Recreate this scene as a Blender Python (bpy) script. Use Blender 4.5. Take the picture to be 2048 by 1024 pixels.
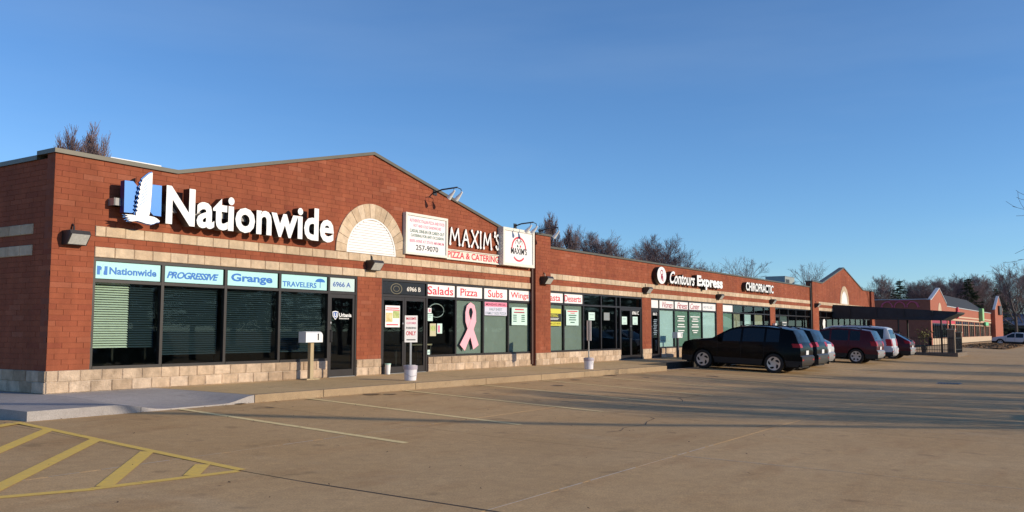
import bpy, bmesh, math, random
from mathutils import Vector, Matrix
R = math.radians
S = bpy.context.scene
COL = S.collection
for o in list(bpy.data.objects): bpy.data.objects.remove(o)

# ---------------------------------------------------------------- camera
cd = bpy.data.cameras.new('camera'); cam = bpy.data.objects.new('camera', cd); COL.objects.link(cam)
cd.sensor_width = 36; cd.lens = 36*1781.34/2048; cd.clip_end = 5000; cd.clip_start = .05
YAW, PIT, ROLL = .985, .0836, -.0018
fwd = Vector((math.sin(YAW)*math.cos(PIT), math.cos(YAW)*math.cos(PIT), math.sin(PIT)))
cam.matrix_world = Matrix.Translation((-8.6726, -15.6496, 1.1348)) @ fwd.to_track_quat('-Z', 'Y').to_matrix().to_4x4() @ Matrix.Rotation(-ROLL, 4, 'Z')
S.camera = cam
# ---------------------------------------------------------------- sky, sun, exposure
SUND = Vector((-.3, 1, -.295)).normalized()          # direction the light travels
W = bpy.data.worlds.new('World'); S.world = W; W.use_nodes = True
nt = W.node_tree; bg = nt.nodes['Background']
sk = nt.nodes.new('ShaderNodeTexSky'); sk.sky_type = 'NISHITA'; sk.sun_disc = False
sk.sun_elevation = math.asin(-SUND.z); sk.sun_rotation = math.atan2(-SUND.x, -SUND.y)
sk.air_density = .9; sk.dust_density = 0; sk.ozone_density = 3.0
wbal = nt.nodes.new('ShaderNodeMix'); wbal.data_type = 'RGBA'; wbal.blend_type = 'MULTIPLY'; wbal.inputs[0].default_value = 1; wbal.inputs[7].default_value = (.74, .985, 1.24, 1)   # camera white balance, the same for the whole sky
tc = nt.nodes.new('ShaderNodeTexCoord'); mp = nt.nodes.new('ShaderNodeMapping'); mp.inputs['Scale'].default_value = (1.1, 1.1, 7); mp.inputs['Rotation'].default_value = (.12, .05, 0)
cn = nt.nodes.new('ShaderNodeTexNoise'); cn.inputs['Scale'].default_value = 1.3; cn.inputs['Detail'].default_value = 5; cn.inputs['Roughness'].default_value = .55
cr = nt.nodes.new('ShaderNodeMapRange'); cr.inputs['From Min'].default_value = .42; cr.inputs['From Max'].default_value = .75; cr.inputs['To Max'].default_value = .08
veil = nt.nodes.new('ShaderNodeMix'); veil.data_type = 'RGBA'; veil.inputs[7].default_value = (4.6, 5.6, 6.6, 1)      # thin high cirrus all over the sky
nt.links.new(tc.outputs['Generated'], mp.inputs[0]); nt.links.new(mp.outputs[0], cn.inputs['Vector']); nt.links.new(cn.outputs[0], cr.inputs[0]); nt.links.new(cr.outputs[0], veil.inputs[0])
nt.links.new(sk.outputs[0], wbal.inputs[6]); nt.links.new(wbal.outputs[2], veil.inputs[6]); nt.links.new(veil.outputs[2], bg.inputs[0]); bg.inputs[1].default_value = .122
sd = bpy.data.lights.new('sun', 'SUN'); sd.energy = 4.0; sd.angle = R(.53); sd.color = (1, .855, .64)
sun = bpy.data.objects.new('sun', sd); COL.objects.link(sun); sun.rotation_euler = SUND.to_track_quat('-Z', 'Y').to_euler()
S.view_settings.view_transform = 'Standard'; S.view_settings.look = 'None'
S.view_settings.exposure = .17; S.view_settings.gamma = 1
S.render.engine = 'CYCLES'
S.cycles.max_bounces = 6; S.cycles.transparent_max_bounces = 12

# ---------------------------------------------------------------- helpers
class MB:
    def __init__(s): s.v = []; s.f = []; s.m = []; s.t = []
    def quad(s, a, b, c, d, m=0, t=0.):
        n = len(s.v); s.v += [a, b, c, d]; s.f.append((n, n+1, n+2, n+3)); s.m.append(m); s.t.append(t); return s
    def box(s, x0, x1, y0, y1, z0, z1, m=0, t=0.):
        n = len(s.v)
        s.v += [(x0,y0,z0),(x1,y0,z0),(x1,y1,z0),(x0,y1,z0),(x0,y0,z1),(x1,y0,z1),(x1,y1,z1),(x0,y1,z1)]
        for f in ((0,3,2,1),(4,5,6,7),(0,1,5,4),(1,2,6,5),(2,3,7,6),(3,0,4,7)):
            s.f.append(tuple(n+k for k in f)); s.m.append(m); s.t.append(t)
        return s
    def prism(s, poly, y0, y1, m=0, ms=None, t=0.):
        """poly in (x,z), counter-clockwise seen from -Y; front at y0"""
        a = sum(poly[i][0]*poly[(i+1)%len(poly)][1]-poly[(i+1)%len(poly)][0]*poly[i][1] for i in range(len(poly)))
        if a < 0: poly = poly[::-1]
        n = len(s.v); k = len(poly); ms = m if ms is None else ms
        s.v += [(x, y0, z) for x, z in poly] + [(x, y1, z) for x, z in poly]
        s.f.append(tuple(range(n, n+k))); s.m.append(m); s.t.append(t)
        s.f.append(tuple(range(n+2*k-1, n+k-1, -1))); s.m.append(ms); s.t.append(t)
        for i in range(k):
            j = (i+1) % k; s.f.append((n+j, n+i, n+k+i, n+k+j)); s.m.append(ms); s.t.append(t)
        return s
    def tube(s, pts, r, n=8, m=0, cap=True, t=0.):
        """round bar through pts; r a number or one per point"""
        pts = [Vector(p) for p in pts]; rr = r if isinstance(r, (list, tuple)) else [r]*len(pts)
        b = len(s.v)
        for i, p in enumerate(pts):
            d = (pts[min(i+1, len(pts)-1)]-pts[max(i-1, 0)]).normalized()
            u = d.cross(Vector((0, 0, 1)) if abs(d.z) < .9 else Vector((1, 0, 0))).normalized(); w = u.cross(d)
            for k in range(n):
                a = 2*math.pi*k/n; s.v.append(tuple(p+rr[i]*(math.cos(a)*u+math.sin(a)*w)))
        for i in range(len(pts)-1):
            for k in range(n):
                j = (k+1) % n; s.f.append((b+i*n+k, b+(i+1)*n+k, b+(i+1)*n+j, b+i*n+j)); s.m.append(m); s.t.append(t)
        if cap:
            s.f.append(tuple(b+k for k in range(n))); s.m.append(m); s.t.append(t)
            e = b+(len(pts)-1)*n; s.f.append(tuple(e+k for k in range(n-1, -1, -1))); s.m.append(m); s.t.append(t)
        return s
    def build(s, name, mats, parent=None, smooth=False, loc=None, sharp=35):
        me = bpy.data.meshes.new(name); me.from_pydata(s.v, [], s.f); me.validate()
        for mm in (mats if isinstance(mats, (list, tuple)) else [mats]): me.materials.append(mm)
        if len(me.polygons) == len(s.m):
            if any(s.m): me.polygons.foreach_set('material_index', s.m)
            if any(s.t):
                a = me.attributes.new('tone', 'FLOAT', 'FACE'); a.data.foreach_set('value', s.t)
        if smooth:
            me.polygons.foreach_set('use_smooth', [True]*len(me.polygons)); me.set_sharp_from_angle(angle=R(sharp))
        me.update()
        return link(name, me, parent, loc)
def link(name, me, parent=None, loc=None):
    o = bpy.data.objects.new(name, me); COL.objects.link(o)
    if parent: o.parent = parent
    if loc: o.location = loc
    return o
def tag(o, label, cat=None, group=None, kind=None):
    if label: o['label'] = label
    if cat: o['category'] = cat
    if group: o['group'] = group
    if kind: o['kind'] = kind
    return o
def thing(name, label, cat, loc=(0, 0, 0), rz=0, group=None):
    o = bpy.data.objects.new(name, None); COL.objects.link(o); o.location = loc; o.rotation_euler = (0, 0, rz)
    return tag(o, label, cat, group)
def copy_tree(o, parent=None):
    c = o.copy(); COL.objects.link(c); c.parent = parent
    for ch in list(o.children): copy_tree(ch, c)
    return c
def B(name, mat, parent, *a): return MB().box(*a).build(name, mat, parent)

# ---------------------------------------------------------------- materials
def mat(name, col, rough=.6, var=.0, scale=3., bump=0., bscale=40., metal=0., spec=.5, coat=0., col2=None, stretch=(1, 1, 1), emit=0.):
    m = bpy.data.materials.new(name); m.use_nodes = True; t = m.node_tree; N = t.nodes; L = t.links
    p = N['Principled BSDF']; p.inputs['Roughness'].default_value = rough; p.inputs['Metallic'].default_value = metal
    p.inputs['Specular IOR Level'].default_value = spec; p.inputs['Coat Weight'].default_value = coat
    p.inputs['Base Color'].default_value = (*col, 1)
    if var or col2 or bump:
        g = N.new('ShaderNodeNewGeometry'); mp = N.new('ShaderNodeMapping'); mp.inputs['Scale'].default_value = stretch
        L.new(g.outputs['Position'], mp.inputs[0])
    if var or col2:
        n1 = N.new('ShaderNodeTexNoise'); n1.inputs['Scale'].default_value = scale; n1.inputs['Detail'].default_value = 6; n1.inputs['Roughness'].default_value = .65
        L.new(mp.outputs[0], n1.inputs['Vector'])
        r = N.new('ShaderNodeValToRGB'); r.color_ramp.elements[0].position = .3; r.color_ramp.elements[1].position = .7
        c2 = col2 or tuple(c*(1+var) for c in col)
        c1 = tuple(c*(1-var) for c in col) if not col2 else col
        r.color_ramp.elements[0].color = (*c1, 1); r.color_ramp.elements[1].color = (*c2, 1)
        L.new(n1.outputs[0], r.inputs[0]); L.new(r.outputs[0], p.inputs['Base Color'])
    if bump:
        n2 = N.new('ShaderNodeTexNoise'); n2.inputs['Scale'].default_value = bscale; n2.inputs['Detail'].default_value = 4
        L.new(mp.outputs[0], n2.inputs['Vector'])
        b = N.new('ShaderNodeBump'); b.inputs['Strength'].default_value = bump; b.inputs['Distance'].default_value = .02
        L.new(n2.outputs[0], b.inputs['Height']); L.new(b.outputs[0], p.inputs['Normal'])
    if emit: p.inputs['Emission Color'].default_value = (*col, 1); p.inputs['Emission Strength'].default_value = emit
    return m
def masonry(name, stops, nscale=9., nmix=.35, bump=.4, bscale=60., rough=.85, stain=None):
    """colour picked per piece (object random + face attribute 'tone'), with fine grain on top"""
    m = bpy.data.materials.new(name); m.use_nodes = True; t = m.node_tree; N = t.nodes; L = t.links; p = N['Principled BSDF']
    p.inputs['Roughness'].default_value = rough; p.inputs['Specular IOR Level'].default_value = .25
    oi = N.new('ShaderNodeObjectInfo'); at = N.new('ShaderNodeAttribute'); at.attribute_name = 'tone'
    ad = N.new('ShaderNodeMath'); ad.operation = 'ADD'; L.new(oi.outputs['Random'], ad.inputs[0]); L.new(at.outputs['Fac'], ad.inputs[1])
    fr = N.new('ShaderNodeMath'); fr.operation = 'FRACT'; L.new(ad.outputs[0], fr.inputs[0])
    r = N.new('ShaderNodeValToRGB'); e = r.color_ramp.elements
    e[0].position, e[1].position = stops[0][0], stops[-1][0]; e[0].color = (*stops[0][1], 1); e[1].color = (*stops[-1][1], 1)
    for pos, c in stops[1:-1]: q = e.new(pos); q.color = (*c, 1)
    L.new(fr.outputs[0], r.inputs[0])
    g = N.new('ShaderNodeNewGeometry'); n = N.new('ShaderNodeTexNoise'); n.inputs['Scale'].default_value = nscale; n.inputs['Detail'].default_value = 8; n.inputs['Roughness'].default_value = .7
    L.new(g.outputs['Position'], n.inputs['Vector'])
    mr = N.new('ShaderNodeMapRange'); mr.inputs['From Min'].default_value = .25; mr.inputs['From Max'].default_value = .75
    mr.inputs['To Min'].default_value = 1-nmix; mr.inputs['To Max'].default_value = 1+nmix; L.new(n.outputs[0], mr.inputs[0])
    mx = N.new('ShaderNodeMix'); mx.data_type = 'RGBA'; mx.blend_type = 'MULTIPLY'; mx.inputs[0].default_value = 1
    L.new(r.outputs[0], mx.inputs[6]); L.new(mr.outputs[0], mx.inputs[7]); out = mx.outputs[2]
    for sc_, st_, lo_ in ((.45, (1, 1, 1), .86), (1.6, (2.2, 2.2, .22), .88)):       # broad fading and rain streaks
        mp_ = N.new('ShaderNodeMapping'); mp_.inputs['Scale'].default_value = st_; L.new(g.outputs['Position'], mp_.inputs[0])
        nw = N.new('ShaderNodeTexNoise'); nw.inputs['Scale'].default_value = sc_; nw.inputs['Detail'].default_value = 6; L.new(mp_.outputs[0], nw.inputs['Vector'])
        rw = N.new('ShaderNodeMapRange'); rw.inputs['From Min'].default_value = .32; rw.inputs['From Max'].default_value = .68; rw.inputs['To Min'].default_value = lo_; rw.inputs['To Max'].default_value = 2-lo_-.02; L.new(nw.outputs[0], rw.inputs[0])
        mw = N.new('ShaderNodeMix'); mw.data_type = 'RGBA'; mw.blend_type = 'MULTIPLY'; mw.inputs[0].default_value = 1; L.new(out, mw.inputs[6]); L.new(rw.outputs[0], mw.inputs[7]); out = mw.outputs[2]
    if stain:                                           # dirt with its own blotchy shape
        n3 = N.new('ShaderNodeTexNoise'); n3.inputs['Scale'].default_value = 1.7; n3.inputs['Detail'].default_value = 7; L.new(g.outputs['Position'], n3.inputs['Vector'])
        r3 = N.new('ShaderNodeMapRange'); r3.inputs['From Min'].default_value = .55; r3.inputs['From Max'].default_value = .72; r3.inputs['To Max'].default_value = .55; L.new(n3.outputs[0], r3.inputs[0])
        m3 = N.new('ShaderNodeMix'); m3.data_type = 'RGBA'; L.new(r3.outputs[0], m3.inputs[0]); L.new(out, m3.inputs[6]); m3.inputs[7].default_value = (*stain, 1); out = m3.outputs[2]
    L.new(out, p.inputs['Base Color'])
    n2 = N.new('ShaderNodeTexNoise'); n2.inputs['Scale'].default_value = bscale; n2.inputs['Detail'].default_value = 5; L.new(g.outputs['Position'], n2.inputs['Vector'])
    b = N.new('ShaderNodeBump'); b.inputs['Strength'].default_value = bump; b.inputs['Distance'].default_value = .02
    L.new(n2.outputs[0], b.inputs['Height']); L.new(b.outputs[0], p.inputs['Normal'])
    return m
def glassmat(name, tint, refl=1.0):
    m = bpy.data.materials.new(name); m.use_nodes = True; t = m.node_tree; N = t.nodes; L = t.links; N.remove(N['Principled BSDF'])
    o = N['Material Output']; tr = N.new('ShaderNodeBsdfTransparent'); tr.inputs[0].default_value = (*tint, 1)
    gl = N.new('ShaderNodeBsdfGlossy'); gl.inputs['Roughness'].default_value = .015; gl.inputs[0].default_value = (.9, .95, .95, 1)
    f = N.new('ShaderNodeFresnel'); f.inputs[0].default_value = 1.5
    k = N.new('ShaderNodeMath'); k.operation = 'MULTIPLY'; k.inputs[1].default_value = refl; k.use_clamp = True; bf = N.new('ShaderNodeMath'); bf.operation = 'SUBTRACT'; bf.inputs[0].default_value = 1
    g0 = N.new('ShaderNodeNewGeometry'); L.new(g0.outputs['Backfacing'], bf.inputs[1]); k2 = N.new('ShaderNodeMath'); k2.operation = 'MULTIPLY'; L.new(f.outputs[0], k2.inputs[0]); L.new(bf.outputs[0], k2.inputs[1]); L.new(k2.outputs[0], k.inputs[0])
    g = N.new('ShaderNodeNewGeometry'); n = N.new('ShaderNodeTexNoise'); n.inputs['Scale'].default_value = 1.3; L.new(g.outputs['Position'], n.inputs['Vector'])
    b = N.new('ShaderNodeBump'); b.inputs['Strength'].default_value = .02; L.new(n.outputs[0], b.inputs['Height']); L.new(b.outputs[0], gl.inputs['Normal'])
    mx = N.new('ShaderNodeMixShader'); L.new(k.outputs[0], mx.inputs[0]); L.new(tr.outputs[0], mx.inputs[1]); L.new(gl.outputs[0], mx.inputs[2]); L.new(mx.outputs[0], o.inputs[0])
    return m
brick_m = masonry('brick', [(0, (.235, .060, .032)), (.10, (.262, .071, .036)), (.5, (.275, .077, .038)), (.9, (.288, .082, .040)), (1, (.31, .10, .056))], 5, .14)
stone_m = masonry('split_stone', [(0, (.40, .29, .20)), (.5, (.50, .37, .26)), (1, (.58, .45, .34))], 6, .35, .9, 35, stain=(.22, .16, .11))
band_m = masonry('band_stone', [(0, (.50, .37, .25)), (.5, (.56, .43, .30)), (1, (.60, .47, .34))], 6, .25, .6, 35)
mortar_m = mat('mortar', (.22, .064, .034), .9, .15, 6)
pale_mortar_m = mat('pale_mortar', (.62, .52, .42), .9, .1, 6)
coping_m = mat('coping_metal', (.10, .088, .062), .45, .12, 2)
bronze_m = mat('bronze_frame', (.022, .018, .018), .4, .15, 4)
white_m = mat('white_paint', (.80, .80, .80), .45, .03, 3)
louver_m = mat('white_louver', (.82, .81, .80), .5, .04, 5)
black_m = mat('black_metal', (.02, .02, .022), .4)
dark_m = mat('dark_grey', (.05, .05, .055), .55, .2, 4)
grey_m = mat('grey_metal', (.35, .36, .37), .4, .1, 5, metal=.5)
glass_m = glassmat('window_glass', (.87, .92, .91), .75)
glass_dark_m = glassmat('tinted_glass', (.5, .55, .56), 1.2)
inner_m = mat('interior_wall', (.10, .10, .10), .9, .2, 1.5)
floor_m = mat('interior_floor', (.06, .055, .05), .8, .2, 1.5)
roof_m = mat('roof_membrane', (.18, .18, .18), .9, .15, 1)

# ================================================================ GROUND
def gz(x, y):
    d = max(0, -2.9-y)
    return -.15-.043*min(d, 5.5)-.014*min(max(d-5.5, 0), 6)-.006*min(max(x-6, 0), 24)
def concrete(name, c1, c2, stain, stain2, s=1.):
    m = bpy.data.materials.new(name); m.use_nodes = True; t = m.node_tree; N = t.nodes; L = t.links; p = N['Principled BSDF']
    p.inputs['Roughness'].default_value = .85; p.inputs['Specular IOR Level'].default_value = .3
    g = N.new('ShaderNodeNewGeometry')
    def noise(sc, det, st=(1, 1, 1), rough=.6):
        mp = N.new('ShaderNodeMapping'); mp.inputs['Scale'].default_value = st; L.new(g.outputs['Position'], mp.inputs[0])
        n = N.new('ShaderNodeTexNoise'); n.inputs['Scale'].default_value = sc; n.inputs['Detail'].default_value = det; n.inputs['Roughness'].default_value = rough
        L.new(mp.outputs[0], n.inputs['Vector']); return n.outputs[0]
    def rng(src, a, b, lo=0., hi=1.):
        r = N.new('ShaderNodeMapRange'); r.inputs['From Min'].default_value = a; r.inputs['From Max'].default_value = b
        r.inputs['To Min'].default_value = lo; r.inputs['To Max'].default_value = hi; L.new(src, r.inputs[0]); return r.outputs[0]
    def mix(f, a, b, mode='MIX'):
        x = N.new('ShaderNodeMix'); x.data_type = 'RGBA'; x.blend_type = mode
        if isinstance(f, float): x.inputs[0].default_value = f
        else: L.new(f, x.inputs[0])
        for i, q in ((6, a), (7, b)):
            if isinstance(q, tuple): x.inputs[i].default_value = (*q, 1)
            else: L.new(q, x.inputs[i])
        return x.outputs[2]
    c = mix(rng(noise(.35, 7), .35, .65), c1, c2)
    c = mix(rng(noise(1.1, 8, (.5, 1.6, 1)), .54, .74, 0, .6*s), c, stain)
    c = mix(rng(noise(.55, 6, (1.4, .5, 1), .7), .58, .75, 0, .5*s), c, stain2)
    c = mix(rng(noise(2.3, 3, rough=.4), .66, .74, 0, .45*s), c, tuple(k*.45 for k in c1))
    c = mix(rng(noise(.9, 9, (.25, 2.2, 1), .8), .60, .70, 0, .35*s), c, tuple(k*.6 for k in c1))
    c = mix(1., c, rng(noise(60, 3), .3, .7, .80, 1.20), 'MULTIPLY')
    c = mix(1., c, rng(noise(6, 6, rough=.75), .3, .7, .88, 1.12), 'MULTIPLY')
    oi = N.new('ShaderNodeObjectInfo'); c = mix(1., c, rng(oi.outputs['Random'], 0, 1, .94, 1.06), 'MULTIPLY')
    L.new(c, p.inputs['Base Color'])
    b = N.new('ShaderNodeBump'); b.inputs['Strength'].default_value = .35; b.inputs['Distance'].default_value = .012
    L.new(noise(90, 4), b.inputs['Height']); L.new(b.outputs[0], p.inputs['Normal'])
    return m
lot_m = concrete('lot_concrete', (.465, .29, .132), (.515, .335, .166), (.38, .21, .085), (.52, .365, .21))
kerb_m = concrete('kerb_concrete', (.30, .215, .13), (.36, .26, .16), (.18, .125, .08), (.40, .31, .21))
dark_kerb_m = concrete('dark_kerb_concrete', (.035, .03, .028), (.05, .045, .04), (.03, .026, .024), (.07, .06, .05))  # near-black tone for the first two recessed kerb stones
walk_m = concrete('walk_concrete', (.52, .355, .175), (.57, .40, .21), (.37, .245, .12), (.58, .43, .26))
pale_m = concrete('new_concrete', (.33, .30, .285), (.38, .35, .335), (.30, .26, .23), (.44, .41, .39), .6)
seal_m = mat('joint_sealant', (.58, .49, .38), .8, .2, 8)
crack_m = mat('joint_dirt', (.035, .03, .025), .9)
yellow_m = mat('yellow_paint', (.86, .56, .09), .75, .0, 14, col2=(.70, .46, .12), bump=.2, bscale=80)
faded_m = mat('faded_paint', (.88, .70, .34), .8, .0, 12, col2=(.70, .50, .22))
grass_m = mat('winter_grass', (.10, .085, .04), .95, .3, 2)

g = MB(); E_ = 1500
g.quad((-E_, -E_, -.95), (E_, -E_, -.95), (E_, E_, -.95), (-E_, E_, -.95))
tag(g.build('ground', grass_m), 'flat winter ground reaching to the horizon', kind='structure')

lot = bpy.data.objects.new('parking_lot', None); COL.objects.link(lot); tag(lot, 'brown concrete parking lot in front of the shops', kind='structure')
XJ = [-14.65+4.15*i for i in range(15)]      # a joint at x=-2.2 and 1.95
YJ = [-2.55, -6.85, -11.1, -15.4, -19.7, -24.0]
def sheet(x0, x1, y0, y1, nx, ny, dz=0., side=.12):
    b = MB()
    px = [x0+(x1-x0)*i/nx for i in range(nx+1)]; py = [y0+(y1-y0)*j/ny for j in range(ny+1)]
    b.v = [(x, y, gz(x, y)+dz) for y in py for x in px]
    for j in range(ny):
        for i in range(nx): a = j*(nx+1)+i; b.f.append((a, a+1, a+nx+2, a+nx+1)); b.m.append(0); b.t.append(0)
    if side:
        ring = [(i, 0) for i in range(nx)]+[(nx, j) for j in range(ny)]+[(i, ny) for i in range(nx, 0, -1)]+[(0, j) for j in range(ny, 0, -1)]
        for k, (i, j) in enumerate(ring):
            i2, j2 = ring[(k+1) % len(ring)]; p, q = b.v[j*(nx+1)+i], b.v[j2*(nx+1)+i2]
            b.quad(p, (p[0], p[1], p[2]-side), (q[0], q[1], q[2]-side), q)
    return b
sheet(-60, 200, -60, -2.0, 65, 29, -.035, 0).build('joint_bed', seal_m, lot)
for i in range(len(XJ)-1):
    for j in range(len(YJ)-1):
        x0, x1, y1, y0 = XJ[i], XJ[i+1], YJ[j], YJ[j+1]; e = .006
        gl = .014 if abs(x0+2.2) < .05 and y1 < -6 else e; gr = .014 if abs(x1+2.2) < .05 and y1 < -6 else e
        sheet(x0+gl, x1-gr, y0+e, y1-e, 2, 4).build('slab', lot_m, lot)
sheet(-60, XJ[0]-.006, -24, -2.3, 12, 8).build('outer_slab', lot_m, lot)
sheet(XJ[-1]+.006, 200, -24, -1.4, 40, 8).build('outer_slab', lot_m, lot)
sheet(-60, 200, -60, -24.006, 40, 4).build('outer_slab', lot_m, lot)
# left of the building, behind the front line
MB().box(-60, -1.95, -2.56, 40, -.6, -.155).build('side_pavement', lot_m, lot)
b = MB(); b.quad((-2.214, -15.4, gz(0, -15.4)-.012), (-2.186, -15.4, gz(0, -15.4)-.012), (-2.186, -7.9, gz(0, -7.9)-.012), (-2.214, -7.9, gz(0, -7.9)-.012)); b.build('open_joint', crack_m, lot)
def strip(x0, y0, x1, y1, w, dz, n=8):
    b = MB(); d = Vector((x1-x0, y1-y0)); p = Vector((-d.y, d.x)).normalized()*w/2
    for i in range(n):
        q = []
        for t, s in ((i/n, -1), (i/n, 1), ((i+1)/n, 1), ((i+1)/n, -1)):
            x, y = x0+d.x*t+s*p.x, y0+d.y*t+s*p.y; q.append((x, y, gz(x, y)+dz))
        if (q[1][0]-q[0][0])*(q[2][1]-q[0][1])-(q[1][1]-q[0][1])*(q[2][0]-q[0][0]) < 0: q = q[::-1]
        b.quad(*q)
    return b
rs = random.Random(5)
for x0, y0, x1, y1 in ((-6, -6.85, 2.4, -6.85), (-2.2, -11.1, 3.2, -11.1), (1.95, -11.2, 1.95, -15.2)):   # pale patched joints, worn away in places
    t = 0
    L_ = math.hypot(x1-x0, y1-y0)
    while t < L_:
        l = rs.uniform(.3, 1.1); a, c = t/L_, min(1, (t+l)/L_)
        strip(x0+(x1-x0)*a, y0+(y1-y0)*a, x0+(x1-x0)*c, y0+(y1-y0)*c, rs.uniform(.008, .02), .002, 2).build('joint_sealant', seal_m, lot)
        t += l+rs.uniform(.0, .25)
# painted stalls and hatch
for k in range(19):
    x = .6+2.8*k
    if 52 < x < 70: continue
    strip(x, -3.0, x-.02, -7.82, .13, .004).build('stripe', faded_m, lot)
for a in ((-2.02, -2.95, -2.17, -7.86), (-5.2, -7.2, -3.75, -7.68), (-3.75, -7.66, -2.24, -7.88)): strip(*a, .11, .004).build('stripe', yellow_m, lot)
for a in ((-2.1, -3.05, -3.5, -3.75), (-2.05, -3.85, -3.6, -5.35), (-2.08, -5.0, -4.5, -7.22), (-2.18, -6.2, -3.62, -7.64), (-2.26, -7.32, -2.74, -7.76)): strip(*a, .16, .005).build('stripe', yellow_m, lot)
rc = random.Random(21)
for x, y, a, n in ((3.5, -9.3, -.5, 11), (6.8, -12.6, .9, 8), (9.5, -8.0, .2, 9), (12, -13.2, -.2, 9)):
    b = MB(); p = Vector((x, y)); w = .009
    for k in range(n):
        a += rc.gauss(0, .35); q = p+Vector((math.cos(a), math.sin(a)))*rc.uniform(.12, .4); u = Vector((-math.sin(a), math.cos(a)))*w*rc.uniform(.3, 1.)
        b.quad(*[(c.x, c.y, gz(c.x, c.y)+.0035) for c in (p-u, q-u, q+u, p+u)]); p = q
    b.build('crack', crack_m, lot)
oil = MB(); ro = random.Random(4)                              # oil drips where engines stand over the bays
for k in range(17):
    for q in range(ro.randint(1, 4)):
        x, y, r_ = 2.0+2.8*k+ro.gauss(0, .25), -4.1+ro.gauss(0, .8), ro.uniform(.04, .22); n0 = len(oil.v)
        oil.v += [(x+r_*ro.uniform(.7, 1.15)*math.cos(a*.524), y+r_*ro.uniform(.7, 1.15)*math.sin(a*.524), gz(x, y)+.004) for a in range(12)]; oil.f.append(tuple(range(n0, n0+12))); oil.m.append(0); oil.t.append(0)
tag(oil.build('oil_drips', mat('oil_stain', (.21, .135, .07), .6, .3, 9), lot), None, kind='stuff')
# storm drain
d = thing('storm_drain', 'small dark iron drain grate set in the lot', 'drain', (23.1, -11.4, gz(23.1, -11.4)))
MB().box(-.4, .4, -.35, .35, -.02, .006).build('frame', black_m, d)
for k in range(7): B('bar', dark_m, d, -.36, .36, -.3+k*.09, -.26+k*.09, .006, .016)

# ================================================================ SIDEWALK
walk = bpy.data.objects.new('sidewalk', None); COL.objects.link(walk); tag(walk, 'tan concrete sidewalk with kerb along the shop fronts', kind='structure')
def wz(x, y): return -.02*min(1, -y/2.9)-.004*min(max(x-6, 0), 24)*min(1, -y/2.9)
def smooth01(t): t = min(1, max(0, t)); return t*t*(3-2*t)
def rz_(x, y):                                             # new ramp: falls to the lot between x=-.2 and 2.1
    k = smooth01((x+.5)/.9)*smooth01((2.25-x)/.7)*smooth01((-y-.7)/1.9)
    return wz(x, y)*(1-k)+(gz(x, -2.9)+.012)*k
def wslab(x0, x1, y0, y1, f, nx, ny, m, name, kerb=True):
    b = MB(); px = [x0+(x1-x0)*i/nx for i in range(nx+1)]; py = [y0+(y1-y0)*j/ny for j in range(ny+1)]
    b.v = [(x, y, f(x, y)) for y in py for x in px]
    for j in range(ny):
        for i in range(nx): a = j*(nx+1)+i; b.f.append((a, a+1, a+nx+2, a+nx+1)); b.m.append(0); b.t.append(0)
    for i in range(nx):
        p, q = b.v[i], b.v[i+1]; b.quad((p[0], p[1]-.012, p[2]-.6), (q[0], q[1]-.012, q[2]-.6), q, p)
    for j in range(ny):
        for c, fl in ((0, 1), (nx, 0)):
            p, q = b.v[j*(nx+1)+c], b.v[(j+1)*(nx+1)+c]; Q = [(p[0], p[1], p[2]-.6), p, q, (q[0], q[1], q[2]-.6)]
            b.quad(*(Q if not fl else Q[::-1]))
    return b.build(name, m, walk, smooth=True)
wslab(-1.85, -.06, -2.9, 0.0, rz_, 8, 10, pale_m, 'walk_slab')
wslab(-1.85, .0, .006, 3.0, lambda x, y: -.003, 2, 2, pale_m, 'walk_slab')
wslab(-.05, 2.2, -2.9, -.9, rz_, 16, 14, pale_m, 'ramp_slab'); wslab(-.05, 2.2, -.893, 0, rz_, 8, 4, pale_m, 'walk_slab')
xs = [2.21, 3.9, 6.7, 9.4, 12.0, 14.4, 16.6, 18.6, 20.3]
for i in range(len(xs)-1):
    wslab(xs[i]+.008, xs[i+1]-.008, -2.9, -2.72, wz, 3, 2, kerb_m, 'kerb_stone'); wslab(xs[i]+.006, xs[i+1]-.006, -2.712, 0, wz, 3, 4, walk_m, 'walk_slab')
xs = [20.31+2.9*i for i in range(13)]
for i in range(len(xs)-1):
    wslab(xs[i]+.006, xs[i+1]-.006, -1.95, -1.78, wz, 2, 2, dark_kerb_m if i < 2 else kerb_m, 'kerb_stone'); wslab(xs[i]+.006, xs[i+1]-.006, -1.772, 0, wz, 2, 3, walk_m, 'walk_slab')

# ================================================================ NEAR BUILDING
bld = thing('shop_building', 'long red brick shop building with gabled parapets and stone bands', 'building')
BT, B1T, B1B, B2T, B2B = .406, 3.08, 2.88, 2.69, 2.49         # base top, bands
GA = [(0, 4.33), (2.53, 4.31), (8.38, 5.68), (14.28, 4.31), (16.1, 4.31)]       # brick top under coping, section 1
GB = [(50.95, 4.31), (52.4, 4.31), (58.5, 5.68), (64.5, 4.31), (66.9, 4.31)]
def top1(x, P=GA):
    for (a, za), (c, zc) in zip(P, P[1:]):
        if a <= x <= c: return za+(zc-za)*(x-a)/(c-a)
    return P[0][1]
def core_poly(P): return [(P[0][0], B2B)]+[(P[-1][0], B2B)]+P[::-1]
fw = MB()
fw.prism(core_poly(GA), .008, .26)
fw.box(17.05, 49.5, .008, .26, B2B, 3.93)
fw.prism(core_poly(GB), .008, .26)
PIERS = [(0, .815), (7.87, 8.78), (24.5, 25.36), (32.88, 33.72), (41.22, 42.14)]
for a, c in PIERS: fw.box(a+.001, c-.001, .008, .259, -.6, B2B-.001)
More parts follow.
